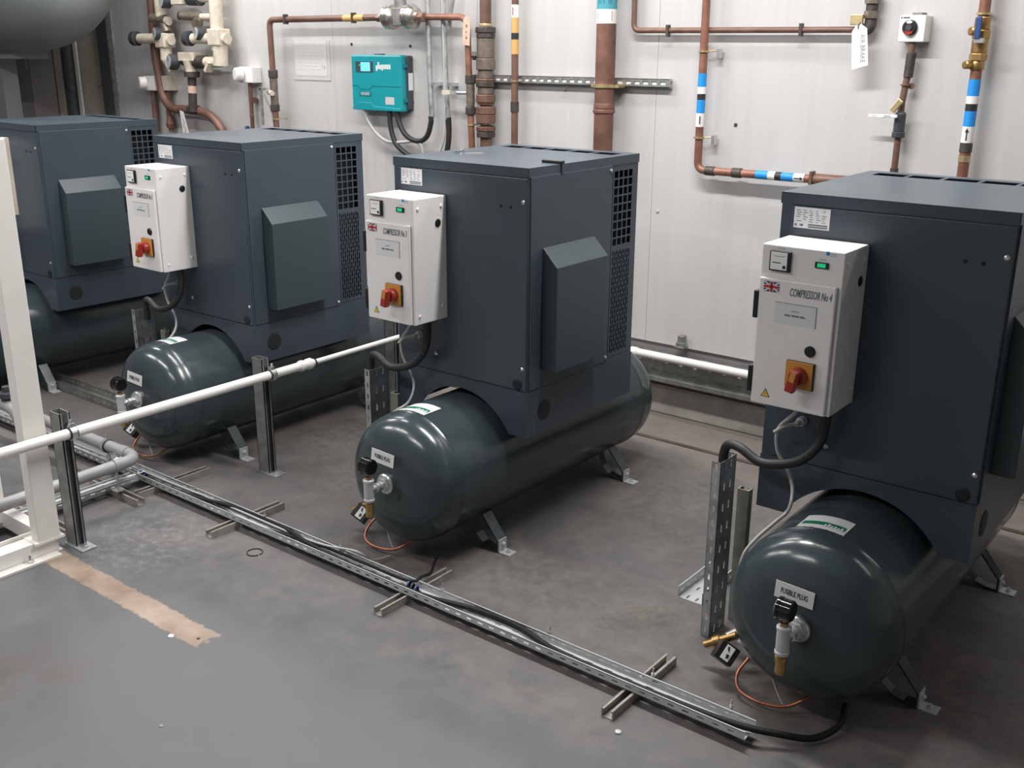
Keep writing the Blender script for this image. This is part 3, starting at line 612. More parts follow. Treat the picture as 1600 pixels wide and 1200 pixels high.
for i, (x, s) in enumerate(((-1.46, 'before the second compressor'), (-.98, 'between second and third compressors'), (-.52, 'left of the third compressor'), (.02, 'right of the blue cable ties'), (.50, 'halfway to the right compressor'), (.90, 'above the right-hand strut'), (1.17, 'at the right end'))):
    t = thing('tray_stud', (x, -.593, TZ0), 'small bright bolt standing on the tray edge ' + s, 'bolt', 'bolts along the tray')
    MB().cyl((0, 0, 0), (0, .002, .052), .0028, seg=8).build('shank', 'zinc', t); MB().lathe([(.007, .028), (.007, .034)], (0, 0, 0), (0, 0, 1), 6).build('nut', 'zinc', t)

# upright trays and strut stubs left of each compressor
def upright(i, ox, oy, names):
    L = .64
    M = Matrix.Translation((ox - (.81, .745, .778)[i - 1], oy - .135, 0)) @ Matrix(((0, 0, -1, .032), (0, 1, 0, 0), (1, 0, 0, .0), (0, 0, 0, 1)))
    tray('upright_cable_tray', L, .11, .032, M, 'upright perforated tray carrying the cable of ' + names, 'cable tray', 'galvanised')
    o = MB(); sm2 = strut_mb(.50); o.add([(ox - (.805, .745, .752)[i - 1] + v[0], oy + .015 + v[2], v[1]) for v in sm2.v], sm2.f)
    tag(o.build('strut_stub', 'strut_green'), 'dull greenish strut stub standing behind the upright tray of ' + names, 'strut')
upright(1, -1.5995, -.02, 'the second compressor'); upright(2, 0, 0, 'the third compressor'); upright(3, 1.6395, 0, 'the right-hand compressor')
tray('cable_tray', .24, .10, .045, Matrix.Translation((.66 - .0, .02, .0)) @ Matrix.Rotation(R(90), 4, 'Z') @ Matrix.Translation((0, -.10, 0)), 'short tray piece on the floor left of the right-hand upright tray')

# ------------------------------------------------------------------ white rail pipe on strut posts
def strut_post(x, y, h, lab):
    t = thing('strut_post', (x, y, 0), lab, 'post')
    m = MB(); t_ = .0035
    # double-depth channel, open side toward the right
    m.box(-.075, -.072, -.021, .021, 0, h); m.box(-.075, -.001, -.021, -.0175, 0, h); m.box(-.075, -.001, .0175, .021, 0, h)
    m.box(-.004, -.001, -.021, -.011, 0, h); m.box(-.004, -.001, .011, .021, 0, h)
    m.build('channel', 'galvanised_dull', t)
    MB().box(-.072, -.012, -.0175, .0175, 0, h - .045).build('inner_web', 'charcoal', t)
    MB().box(-.075, .055, -.032, .032, 0, .007).build('base_plate', 'galvanised', t, bevel=.001)
    MB().lathe([(.010, 0), (.010, .008), (.006, .009), (.006, .016)], (.030, 0, .007), (0, 0, 1), 6).build('anchor_bolt', 'zinc', t)
    return t
strut_post(-1.428, -1.118, .565, 'grey strut post with base plate beside the white frame')
strut_post(-1.428, -.150, .560, 'grey strut post with base plate in front of second compressor')
strut_post(-1.428, .700, .80, 'dark strut post behind the control box of the third compressor')
rail = thing('white_pipe', (-1.39, -2.6, .497), 'long white pipe carried on strut posts across the foreground, stepping thinner', 'pipe')
MB().cyl((0, 0, 0), (0, 2.645, 0), .0205, seg=20).build('thick_pipe', 'white_plastic', rail, smooth=40)
MB().lathe([(.0245, 0), (.0265, .004), (.0265, .020), (.0225, .024), (.0225, .045), (.0265, .047), (.0265, .068), (.018, .072), (.018, .085)], (0, 2.612, 0), (0, 1, 0), 18).build('reducer', 'white_plastic', rail, smooth=30)
MB().lathe([(.0155, 0), (.0155, .02)], (0, 2.69, 0), (0, 1, 0), 14).build('seal_ring', 'black_rubber', rail)
MB().cyl((0, 2.70, 0), (0, 3.37, .004), .0125, seg=14).build('thin_pipe', 'white_plastic', rail, smooth=40)
for (y, lab) in ((-1.118, 'near the white frame'), (-.150, 'on the far post')):
    t = thing('pipe_clamp', (-1.39, y, .497), 'bright steel pipe clamp holding the white pipe ' + lab, 'clamp')
    MB().lathe([(.0210, -.016), (.0245, -.016), (.0245, .016), (.0210, .016)], (0, 0, 0), (0, 1, 0), 22).build('rubber_liner', 'black_rubber', t)
    MB().lathe([(.0250, -.011), (.0275, -.011), (.0275, .011), (.0250, .011)], (0, 0, 0), (0, 1, 0), 22).build('band', 'zinc', t)
    MB().box(-.012, .012, -.010, .010, .026, .031).box(-.004, .012, -.010, .010, .034, .039).lathe([(.005, 0), (.005, .055)], (.004, 0, .0), (0, 0, 1), 8).build('clamp_ears', 'zinc', t)
    MB().cyl((-.026, 0, 0), (-.040, 0, 0), .006, seg=8).build('stud', 'zinc', t)

# ------------------------------------------------------------------ grey plastic pipe run
pv = thing('grey_pipe', (-1.735, -.655, .165), 'grey plastic drain pipe turning a corner above the cable tray', 'pipe')
MB().tube(fillet([(-2.0, -.03, .01), (0, 0, 0), (.02, -1.0, -.01)], .075, 10), .0265, 18).build('pipe', 'grey_pvc', pv, smooth=50)
MB().lathe([(.0268, 0), (.031, .001), (.031, .045), (.0268, .046)], (-.125, -.003, .0), (1, 0, 0), 18).build('elbow_socket', 'grey_pvc', pv, smooth=30); MB().lathe([(.0268, 0), (.031, .001), (.031, .045), (.0268, .046)], (.002, -.08, 0), (0, -1, 0), 18).build('elbow_socket', 'grey_pvc', pv, smooth=30)
for (x, y, ax, lab) in ((-1.731, -.765, (0, 1, 0), 'before the elbow'), (-1.97, -.659, (1, 0, 0), 'behind the elbow'), (-1.722, -1.10, (0, 1, 0), 'next to the near post')):
    t = thing('pipe_clamp', (x, y, .165), 'bright clamp on threaded rod holding the grey pipe ' + lab, 'clamp')
    MB().lathe([(.0272, -.010), (.034, -.010), (.034, .010), (.0272, .010)], (0, 0, 0), ax, 20).build('band', 'zinc', t)
    MB().lathe([(.0272, -.013), (.031, -.013), (.031, .013), (.0272, .013)], (0, 0, 0), ax, 20).build('rubber_liner', 'black_rubber', t)
    MB().cyl((0, 0, -.034), (0, 0, -.122), .0045, seg=8).lathe([(.009, -.06), (.009, -.048)], (0, 0, 0), (0, 0, 1), 6).build('threaded_rod', 'zinc', t)
    MB().box(-.022, .022, -.022, .022, -.124, -.119).build('rod_plate', 'galvanised_dull', t)
    MB().lathe([(.005, 0), (.005, .018)], Vector((0, .0, .036)) , (0, 0, 1), 8).build('screw', 'zinc', t)
pv2 = thing('grey_pipe', (-2.30, -.90, 0), 'grey plastic tee and riser with dark cap behind the white frame post', 'pipe')
MB().tube(fillet([(-.16, -.02, .36), (.0, .0, .34), (.12, .02, .12), (.12, .02, .006)], .05), .030, 16).build('riser', 'grey_pvc', pv2, smooth=50)
MB().cyl((-.02, .0, .33), (-.30, .16, .33), .026, seg=16).build('branch', 'grey_pvc', pv2, smooth=40)
MB().lathe([(.034, 0), (.034, .03)], (.065, .012, .215), (-.45, -.08, .86), 16).build('collar', 'grey_pvc', pv2, smooth=30)
MB().lathe([(.038, 0), (.038, .022), (.020, .026), (.020, .05)], (-.05, .0, .385), (0, 0, 1), 14).build('cap', 'charcoal', pv2)

# ------------------------------------------------------------------ white skid frame at the left
fr = thing('skid_frame', (-1.455, -1.275, 0), 'white painted steel equipment frame at the left edge of the room', 'frame')
MB().box(-.012, .045, .015, .105, .07, 1.60).build('post', 'white_paint', fr, bevel=.004)
MB().box(-.012, .030, .107, .125, 1.33, 1.60).build('back_strip', 'board_cream', fr)
m = MB(); m.prism([(.105, .0), (.105, .006), (.02, .006), (.02, 0)], 'y', -1.6, .07) if False else None
MB().box(-.055, .030, -1.6, .115, 0, .008).box(-.055, -.047, -1.6, .115, .008, .085).build('base_angle', 'white_paint', fr, bevel=.002)
MB().box(-.050, .048, .0, .12, .062, .072).build('gusset_plate', 'white_paint', fr)
MB().box(.030, .075, -1.6, .085, 0, .008).build('base_lip', 'white_paint', fr)
MB().box(-.045, .030, -1.6, .10, .008, .070).build('base_rail', 'white_paint', fr, bevel=.003)
MB().box(-1.0, -.045, .035, .085, .035, .105).build('cross_rail', 'white_paint', fr, bevel=.003)
MB().box(-.42, -.35, -1.6, .035, .035, .125).build('inner_rail', 'white_paint', fr, bevel=.003)
MB().box(-.42, -.35, .01, .085, .105, .40).build('inner_post', 'white_paint', fr, bevel=.003)
MB().lathe([(.013, 0), (.013, .010), (.008, .012), (.008, .034)], (.052, -.03, .008), (0, 0, 1), 6).build('anchor_bolt', 'zinc', fr)

# ------------------------------------------------------------------ wall foot: tray, ledge, white pipe
wt = thing('wall_tray', (-6.5, 1.757, 0), 'perforated steel tray along the foot of the wall, above the kerb', 'cable tray')
c = slot_cuts(8.5, .085, .020); mtr = MB()
mtr.sheet((0, -.055, .232), (1, 0, 0), (0, 0, 1), c, [0, .030, .036, .075, .083, .115], lambda i, j: i % 2 == 1 and j in (1, 3), -.002)
mtr.box(0, 8.5, -.055, 0, .231, .233); mtr.build('perforated_face', 'galvanised_dull', wt); MB().box(0, 8.5, -.004, -.001, .24, .345).build('back_plate', 'white_enamel', wt)
MB().box(0, 8.5, -.075, 0, .205, .231).build('ledge', 'galvanised_dull', wt, bevel=.002)
MB().box(0, 8.5, -.004, .03, .165, .205).build('support_strip', 'iron', wt)
ctop = slot_cuts(8.5, .11, .05)
MB().sheet((0, -.055, .349), (1, 0, 0), (0, 1, 0), ctop, [0, .018, .040, .055], lambda i, j: i % 2 == 1 and j == 1, .002).build('perforated_top', 'galvanised_dull', wt)
tag(MB().cyl((-6.5, 1.665, .352), (2.4, 1.665, .352), .021, seg=18).build('wall_pipe', 'white_plastic', smooth=40), 'white pipe running along the foot of the back wall', 'pipe')
MB().lathe([(.0225, 0), (.025, .002), (.025, .035), (.0225, .037)], (-.56, 1.665, .352), (1, 0, 0), 18).build('coupling', 'white_plastic', bpy.data.objects['wall_pipe'], smooth=30)
t = thing('wall_bracket', (-.33, 1.757, .40), 'small grey bent bracket on the wall above the foot pipe', 'bracket')
MB().box(-.03, .03, -.05, 0, 0, .012).box(-.018, .03, -.05, -.03, .012, .035).box(-.01, .026, -.05, -.012, .035, .07).build('bent_plate', 'galvanised_dull', t, bevel=.004)

# ------------------------------------------------------------------ things on the back wall
def wclip(par, x, z, y, r, side=0, m='brass_pale', axis='z'):
    d = (0, 0, 1) if axis == 'z' else (1, 0, 0)
    MB().lathe([(r + .001, -.004), (r + .005, -.004), (r + .005, .004), (r + .001, .004)], (x, y, z), d, 16).cyl((x, y + r, z), (x, YW - par.location.y, z), .004, seg=6).build('pipe_clip', m, par)
def band(par, name, x, z0, z1, y, r, m): return MB().cyl((x, y, z0), (x, y, z1), r + .0012, seg=20).build(name, m, par, smooth=40)
def hband(par, name, x0, x1, z, y, r, m): return MB().cyl((x0, y, z), (x1, y, z), r + .0012, seg=20).build(name, m, par, smooth=40)
def arrow(par, x, z0, z1, y, m='ink'):
    return MB().box(x - .0025, x + .0025, y - .001, y, z0, z1 - .014).prism([(x - .008, z1 - .016), (x + .008, z1 - .016), (x, z1)], 'y', y - .001, y).build('arrow', m, par)

# copper loop with filters
y = 1.66
cu = thing('copper_loop', (-2.6, y, 1.38), 'brown copper pipe looping over the teal unit between two valves', 'pipe'); O = Vector(cu.location)
L_ = lambda pts: [Vector(p) - O for p in pts]
MB().tube(L_(fillet([(-3.437, y, 1.30), (-3.445, y, 2.087), (-2.40, y, 2.088)], .045)), .0195, 14).build('left_pipe', 'copper_brown', cu, smooth=50)
MB().tube(L_(fillet([(-2.09, y, 2.086), (-1.748, y, 2.081), (-1.735, y, 1.72), (-1.715, y, 1.30)], .06)), .0185, 14).build('right_pipe', 'copper_red', cu, smooth=50)
hb = hband(cu, 'yellow_tape', -2.735 - O.x, -2.56 - O.x, 2.0875 - O.z, 0, .0195, 'tape_ochre')
for x in (-3.275, -2.648): MB().box(x - .008 - O.x, x + .008 - O.x, -.023, .010, 2.058 - O.z, 2.118 - O.z).cyl((x - O.x, .01, 2.088 - O.z), (x - O.x, .098, 2.088 - O.z), .004, seg=6).build('bracket', 'iron', cu)
for (z0, z1, r, mm) in ((1.722, 1.775, .031, 'iron'), (1.55, 1.722, .026, 'bronze'), (1.51, 1.555, .030, 'iron')):
    MB().lathe([(r * .9, 0), (r, .004), (r, z1 - z0 - .004), (r * .9, z1 - z0)], (-3.441 - O.x, 0, z0 - O.z), (0, 0, 1), 8 if mm == 'iron' else 14).build('valve_body', mm, cu, smooth=30)
MB().cyl((-3.47 - O.x, -.02, 1.632 - O.z), (-3.40 - O.x, -.05, 1.628 - O.z), .016).build('valve_stem', 'cream_plastic', cu, smooth=40)
MB().box(-3.52 - O.x, -3.506 - O.x, -.06, -.045, 1.42 - O.z, 1.66 - O.z).box(-3.52 - O.x, -3.45 - O.x, -.06, -.04, 1.645 - O.z, 1.662 - O.z).build('valve_lever', 'galvanised', cu)
MB().tube(L_([(-3.50, 1.62, 1.62), (-3.475, 1.66, 1.50), (-3.47, 1.68, 1.32)]), .007, 8).build('lever_rod', 'galvanised_pale', cu, smooth=50)
for (z0, z1, r, mm) in ((1.725, 1.775, .030, 'iron'), (1.60, 1.725, .024, 'bronze'), (1.555, 1.60, .029, 'iron')):
    MB().lathe([(r * .9, 0), (r, .004), (r, z1 - z0 - .004), (r * .9, z1 - z0)], (-1.727 - O.x, 0, z0 - O.z), (0, 0, 1), 8 if mm == 'iron' else 14).build('valve_body', mm, cu, smooth=30)
MB().cyl((-1.745 - O.x, -.01, 1.675 - O.z), (-1.82 - O.x, -.02, 1.675 - O.z), .010).box(-1.86 - O.x, -1.81 - O.x, -.03, -.02, 1.666 - O.z, 1.684 - O.z).build('valve_stem', 'galvanised', cu)
MB().box(-1.915 - O.x, -1.855 - O.x, -.032, -.014, 1.664 - O.z, 1.687 - O.z).build('valve_lever', 'cream_plastic', cu)
wclip(cu, -1.722 - O.x, 1.50 - O.z, 0, .0185); wclip(cu, -3.44 - O.x, 1.46 - O.z, 0, .0195)
for o in cu.children:
    if o.name.startswith('pipe_clip'): pass
fl = thing('air_filter', (-2.235, 1.64, 2.09), 'pair of round nickel filter bodies in the copper pipe', 'filter')
for s in (-1, 1):
    MB().lathe([(.022, -.098), (.034, -.095), (.034, -.075), (.052, -.070), (.066, -.050), (.070, -.046), (.070, -.028), (.062, -.024), (.070, -.020), (.070, -.004), (.058, .010), (.030, .022)], (s * .055, 0, 0), (-s, 0, 0), 22).build('round_body', 'nickel', fl, smooth=30)
    for k in range(6):
        a = k * math.pi / 3 + .3; MB().cyl((s * .105, .058 * math.cos(a), .058 * math.sin(a)), (s * .052, .058 * math.cos(a), .058 * math.sin(a)), .007, seg=6).build('bolt', 'chrome', fl)
MB().box(-.036, .036, -.036, .036, -.05, .05).build('centre_block', 'galvanised_dull', fl, bevel=.004)
MB().cyl((0, 0, .05), (0, 0, .30), .036, seg=16).build('top_stub', 'galvanised_dull', fl, smooth=40)
MB().lathe([(.030, 0), (.030, .035), (.024, .04)], (.145, 0, -.003), (1, 0, 0), 6).lathe([(.026, 0), (.026, .035)], (-.185, 0, -.003), (1, 0, 0), 6).build('union_nut', 'copper_brown', fl)

# teal unit
tu = thing('wall_controller', (-2.492, YW + .052, 1.548), 'teal wall-mounted electronic unit with a lit blue display', 'controller')
MB().box(-.20, .232, -.10, -.052, .01, .325).build('back_box', 'charcoal', tu, bevel=.01)
MB().box(-.214, .214, -.140, -.085, 0, .328).build('cover', 'teal', tu, bevel=.010)
MB().prism([(-.206, .002), (.206, .002), (.206, .020), (-.02, .026), (-.045, .048), (-.150, .048), (-.206, .022)], 'y', -.146, -.138).build('lower_ridge', 'teal', tu, bevel=.003)
MB().prism([(-.209, .142), (-.165, .142), (-.140, .122), (-.055, .122), (-.030, .142), (.209, .142), (.209, .148), (-.034, .148), (-.059, .128), (-.136, .128), (-.161, .148), (-.209, .148)], 'y', -.1408, -.138).build('cover_seam', 'teal_dark', tu)
MB().box(-.172, -.022, -.1418, -.139, .226, .288).build('display_frame', 'charcoal', tu)
MB().box(-.127, -.046, -.1428, -.1418, .232, .284).build('display', 'screen', tu, label='lit blue display')
MB().box(-.142, -.134, -.1428, -.1418, .262, .272).build('status_lamp', 'green_lamp', tu)
k = MB()
for i, (h, d) in enumerate(((.030, .010), (.040, 0), (.026, .002), (.034, .008), (.026, 0), (.026, 0), (.026, 0), (.026, 0))): k.box(.004 + i * .0158, .004 + i * .0158 + .011, -.1414, -.14, .246 - d, .246 - d + h)
k.build('logo', 'tape_white', tu)
MB().box(-.146, -.044, -.1420, -.139, .086, .112).build('slot_window', 'teal_dark', tu)
k = MB()
for i in range(7): k.box(-.132 + i * .011, -.126 + i * .011, -.1428, -.142, .090, .108)
k.build('slot_ribs', 'light_grey', tu)
MB().box(.076, .150, -.1412, -.139, .040, .084).build('rating_sticker', 'notice_paper', tu)
MB().box(.228, .2335, -.095, -.060, .125, .225).build('side_label', 'paper', tu)
for z in (.055, .255): MB().box(.205, .226, -.125, -.09, z, z + .020).build('clip', 'teal_dark', tu)
MB().box(-.06, -.02, -.09, -.07, .325, .333).box(.0, .012, -.09, -.07, .325, .334).build('top_knob', 'charcoal', tu)
y = 1.69
tag(MB().tube(spline([(-2.61, 1.68, 1.565), (-2.605, 1.69, 1.50), (-2.535, 1.70, 1.41), (-2.43, 1.70, 1.363), (-2.28, 1.69, 1.370), (-2.19, 1.69, 1.383), (-2.145, 1.69, 1.36), (-2.135, 1.70, 1.28)]), .010, 8).build('conduit', 'grey_cable', smooth=60), 'pale flexible cable curving below the teal unit', 'cable')
tag(MB().tube(spline([(-2.40, 1.69, 1.565), (-2.398, 1.69, 1.46), (-2.36, 1.69, 1.36), (-2.27, 1.69, 1.30), (-2.18, 1.69, 1.27)]), .0155, 10).build('conduit', 'black_rubber', smooth=60), 'left black flexible hose hanging from the teal unit', 'cable')
tag(MB().tube(spline([(-2.335, 1.69, 1.565), (-2.325, 1.69, 1.49), (-2.28, 1.69, 1.42), (-2.21, 1.69, 1.385), (-2.14, 1.69, 1.385), (-2.09, 1.69, 1.42), (-2.062, 1.69, 1.49), (-2.06, 1.69, 1.53)]), .0155, 10).build('conduit', 'black_rubber', smooth=60), 'black flexible hose looping from the teal unit to the steel conduit', 'cable')
for (x0, x1, x2, lab) in ((-2.08, -2.068, -2.058, 'galvanised conduit rising beside the teal unit'), (-1.963, -1.943, -1.932, 'galvanised conduit nearest the copper drop pipe')):
    t = thing('steel_conduit', (x2, 1.70, 1.52), lab, 'conduit')
    MB().tube([(0, 0, 0), (x1 - x2, 0, .20), (x0 - x2, 0, .80)], .0165, 12).build('tube', 'galvanised', t, smooth=60)
    MB().box(-.004, .034, -.01, .06, .185, .205).build('saddle', 'zinc', t)
    if x2 > -2: MB().tube(spline([(.004, 0, .01), (.006, 0, -.08), (-.005, 0, -.16), (-.03, 0, -.24)]), .0165, 10).build('hose', 'black_rubber', t, smooth=60)
    if x2 > -2:
        MB().tube(spline([(-.022, -.015, .8), (-.012, -.015, .35), (-.012, -.015, .0), (-.03, -.015, -.14), (-.085, -.015, -.23)]), .007, 8).build('cable', 'grey_cable', t, smooth=60)
        MB().tube([(.07, 0, .72), (.035, 0, .60), (.018, 0, .50)], .012, 8).build('branch_conduit', 'galvanised', t, smooth=60)

# paper notice, tags
t = thing('paper_notice', (-3.17, YW, 1.84), 'faint paper notice in a plastic sleeve on the white wall', 'notice')
MB().box(-.175, .178, -.004, -.001, -.125, .125).build('sleeve', 'sleeve_film', t)
MB().box(-.158, .150, -.0052, -.004, -.098, .122).build('sheet', 'sheet_pale', t)
k = MB()
for r_ in range(8):
    x = -.12
    while x < .11: w_ = .012 + random.random() * .03; k.box(x, min(x + w_, .125), -.0058, -.0052, .088 - r_ * .021, .091 - r_ * .021); x += w_ + .014 + random.random() * .02
k.build('print', 'notice_paper', t); MB().box(.105, .112, -.0058, -.0052, -.05, -.025).box(.120, .132, -.0058, -.0052, -.055, -.032).build('stamp', 'ink_faint', t)
MB().box(-.158, .150, -.0058, -.0052, .1205, .122).box(-.159, -.157, -.0058, -.0052, -.098, .122).box(.149, .151, -.0058, -.0052, -.098, .122).build('sheet_edge', 'notice_paper', t)
t = thing('card_tag', (-1.722, 1.63, 1.935), 'tan card tag hanging between the copper drop and iron pipe', 'tag')
MB().prism([(-.030, .0), (.022, -.006), (.030, .13), (.020, .147), (-.008, .15), (-.022, .136)], 'y', -.001, .001).build('card', 'card_tan', t)
MB().box(-.002, .006, -.002, -.001, .092, .106).box(-.005, .004, -.002, -.001, .064, .070).box(-.004, .004, -.002, -.001, .030, .042).build('marks', 'rust_steel', t)

# iron pipe with fittings
x = -1.634
t = thing('fitted_pipe', (x, 1.69, 1.30), 'brown pipe with a stack of bronze and iron fittings beside the card tag', 'pipe')
MB().cyl((0, 0, 0), (0, 0, 1.1), .0325, seg=16).build('pipe', 'copper_brown', t, smooth=40)
for (a, b, r, mm, sg) in ((2.028, 2.045, .036, 'brass_pale', 16), (1.996, 2.028, .057, 'iron', 8), (1.968, 1.996, .052, 'iron', 16), (1.862, 1.968, .050, 'bronze', 16), (1.80, 1.862, .054, 'bronze', 16), (1.752, 1.80, .044, 'bronze', 14), (1.74, 1.753, .053, 'copper_brown', 8), (1.708, 1.74, .055, 'iron', 8), (1.668, 1.708, .045, 'bronze', 14), (1.624, 1.668, .055, 'copper_brown', 8), (1.612, 1.624, .046, 'copper_brown', 14), (1.560, 1.602, .058, 'copper_brown', 18), (1.510, 1.560, .056, 'copper_brown', 18), (1.466, 1.492, .055, 'rust_steel', 8), (1.432, 1.464, .053, 'iron', 8)):
    h = b - a; MB().lathe([(r * .93, 0), (r, .004), (r, h - .004), (r * .93, h)], (0, 0, a - 1.30), (0, 0, 1), sg).build('fitting', mm, t, smooth=30)
MB().lathe([(.047, .604 - .392), (.047, .604 - .398)], (0, 0, 0), (0, 0, 1), 16).build('seal', 'zinc', t)
MB().lathe([(.026, 0), (.026, .03), (.018, .034)], (-.045, -.01, .575), (-1, -.3, 0), 6).build('side_plug', 'iron', t)
# thin labelled pipe
x = -1.425
t = thing('labelled_pipe', (x, 1.69, 1.30), 'slim brown pipe with ochre, blue and white tape beside the fittings', 'pipe')
MB().cyl((0, 0, 0), (0, 0, 1.1), .0195, seg=14).build('pipe', 'copper_brown', t, smooth=40)
for (a, b, mm) in ((2.074, 2.139, 'tape_white'), (1.995, 2.074, 'tape_ochre'), (1.961, 1.995, 'tape_black'), (1.885, 1.961, 'tape_ochre')): band(t, 'tape', 0, a - 1.3, b - 1.3, 0, .0195, mm)
MB().box(-.0025, .0025, -.0222, -.0205, .786, .825).build('arrow', 'flag_red', t)
band(t, 'socket', 0, .28, .335, 0, .022, 'iron'); wclip(t, 0, .444, 0, .0195)
# big pipe
x = -.812
t = thing('large_pipe', (x, 1.66, 1.30), 'thick rusty brown pipe with teal and white label band', 'pipe')
MB().cyl((0, 0, 0), (0, 0, 1.1), .0505, seg=26).build('pipe', 'rust_steel', t, smooth=40)
band(t, 'teal_label', 0, .803, .96, 0, .0505, 'tape_teal'); band(t, 'white_label', 0, .735, .803, 0, .0505, 'tape_white')
def wrap(par, a0, a1, z0, z1, r, m, name):
    vs = []; n = 4
    for a in frange(a0, a1, n):
        for z in (z0, z1): vs.append((r * math.sin(R(a)), -r * math.cos(R(a)), z))
    MB().add(vs, [(2 * i, 2 * i + 2, 2 * i + 3, 2 * i + 1) for i in range(n)]).build(name, m, par)
for a in (-22, -6, 12, 40, 52): wrap(t, a, a + 7, .828, .95, .0523, 'tape_teal_dark', 'label_print')
for a in (-25, 62): wrap(t, a, a + 3, .747, .793, .0523, 'flag_red', 'arrow')
MB().lathe([(.052, 0), (.058, .006), (.058, .018), (.052, .024)], (0, 0, .295), (0, 0, 1), 26).lathe([(.051, 0), (.055, .005), (.054, .02), (.051, .03)], (0, 0, .318), (0, 0, 1), 26).build('weld_collar', 'rust_steel', t, smooth=30)
MB().lathe([(.051, 0), (.060, .0), (.060, .016), (.051, .016)], (0, 0, .425), (0, 0, 1), 24).box(-.085, .085, .0, .06, .425, .441).build('pipe_clip', 'brass_pale', t)
# slotted channel
t = thing('slotted_channel', (-1.755, 1.757, 1.73), 'horizontal slotted steel channel on the wall behind the vertical pipes', 'channel')
c = [0]
for i in range(25): a = .02 + i * .0505; c += [a, a + .030]
c.append(1.285)
MB().sheet((0, -.036, 0), (1, 0, 0), (0, 0, 1), c, [0, .0125, .0285, .041], lambda i, j: i % 2 == 1 and j == 1, -.003).box(0, 1.285, -.036, -.005, 0, .003).box(0, 1.285, -.036, -.005, .038, .041).build('channel', 'galvanised_dull', t)
MB().box(0, 1.285, -.030, -.028, .004, .037).build('back', 'paper_white', t)  # added bright plate stands in for lit wall seen through the slots
MB().tube(spline([(.658, -.03, .0), (.658, -.036, -.022), (.650, -.036, -.034), (.640, -.036, -.028)]), .003, 6).build('hook', 'iron', t)
# small top pipe with valve
t = thing('slim_pipe', (-.68, 1.71, 2.0), 'slim brown pipe across the top of the wall to a valve', 'pipe')
MB().tube(fillet([(0, 0, .5), (.005, 0, .003), (1.20, 0, -.001)], .035), .0135, 12).build('pipe', 'copper_brown', t, smooth=50)
for x in (.205, .893): MB().box(x - .007, x + .007, -.018, .006, -.028, .028).cyl((x, 0, 0), (x, .048, 0), .004, seg=6).build('pipe_clip', 'iron', t)
MB().tube(fillet([(1.16, 0, -.001), (1.205, 0, 0), (1.205, 0, .06), (1.205, 0, .45)], .03), .026, 12).build('elbow_valve', 'iron', t, smooth=50)
for (a, b, r) in ((.045, .075, .034), (.105, .14, .036), (.17, .20, .034)): MB().lathe([(r, 0), (r, b - a)], (1.205, 0, a), (0, 0, 1), 8).build('nut', 'bronze', t)
MB().box(1.13, 1.185, -.045, -.03, .018, .062).build('brass_tag', 'brass_pale', t, bevel=.003)
t = thing('brake_tag', (.505, 1.65, 1.83), 'white tag with handwritten letters hanging from the slim pipe valve', 'tag')
MB().prism([(-.018, .0), (.052, .020), (.032, .170), (.005, .188), (-.018, .183), (-.034, .155)], 'y', -.001, .001).build('card', 'paper_white', t)
MB().tube(spline([(-.006, -.003, .168), (-.006, -.006, .182), (.002, -.004, .196)]), .0022, 6).build('tie', 'ink', t)
U = Vector((.10, 0, -1)); V = Vector((1, 0, .10)); text_mb('AIR BRAKE', .030, (.020, -.0014, .088), U, V, sx=.82).build('lettering', 'ink_grey', t)
# blue-banded pipe
t = thing('banded_pipe', (-.262, 1.69, 1.34), 'copper pipe with blue bands dropping to a bend and running right', 'pipe')
MB().tube(fillet([(-.004, 0, 1.0), (0, 0, 0.002), (.36, 0, .003), (1.1, 0, .003)], .045), .0195, 14).build('pipe', 'copper_red', t, smooth=50)
for (a, b, mm) in ((1.739, 1.801, 'tape_blue'), (1.706, 1.739, 'tape_white'), (1.678, 1.706, 'tape_black'), (1.615, 1.678, 'tape_blue'), (1.551, 1.615, 'tape_white')): band(t, 'tape', -.001, a - 1.34, b - 1.34, 0, .0195, mm)
MB().box(.006, .011, -.0222, -.0195, .225, .262).build('arrow', 'ink', t)
for (a, b, mm) in ((.056, .119, 'tape_blue'), (.119, .155, 'tape_white'), (.155, .187, 'tape_black'), (.187, .248, 'tape_blue'), (.248, .300, 'tape_white')): hband(t, 'tape', a + .262, b + .262, .003, 0, .0195, mm)
MB().box(.515, .548, -.0222, -.0205, .001, .005).prism([(.545, -.005), (.560, .003), (.545, .011)], 'y', -.0222, -.0205).build('arrow', 'ink', t)
MB().lathe([(.020, 0), (.024, .003), (.024, .05), (.020, .053)], (.19, 0, .003), (1, 0, 0), 16).build('socket', 'iron', t, smooth=30); MB().lathe([(.020, 0), (.023, .003), (.023, .05), (.020, .053)], (.045, 0, .002), (1, 0, 0), 16).build('socket', 'iron', t, smooth=30)
MB().cyl((.585, 0, .003), (1.1, 0, .003), .027, seg=16).build('sleeve', 'copper_brown', t, smooth=40)
MB().box(.595, .607, -.034, .01, -.032, .040).build('pipe_clip', 'copper_brown', t)
for z in (.562, .158):
    MB().lathe([(.020, -.004), (.027, -.004), (.027, .004), (.020, .004)], (-.002, 0, z), (0, 0, 1), 16).cyl((.02, .01, z), (.065, .05, z + .005), .004, seg=6).build('pipe_clip', 'brass_pale', t)
    MB().box(.055, .072, .02, .05, z - .03, z + .012).build('clip_bolt', 'zinc', t)
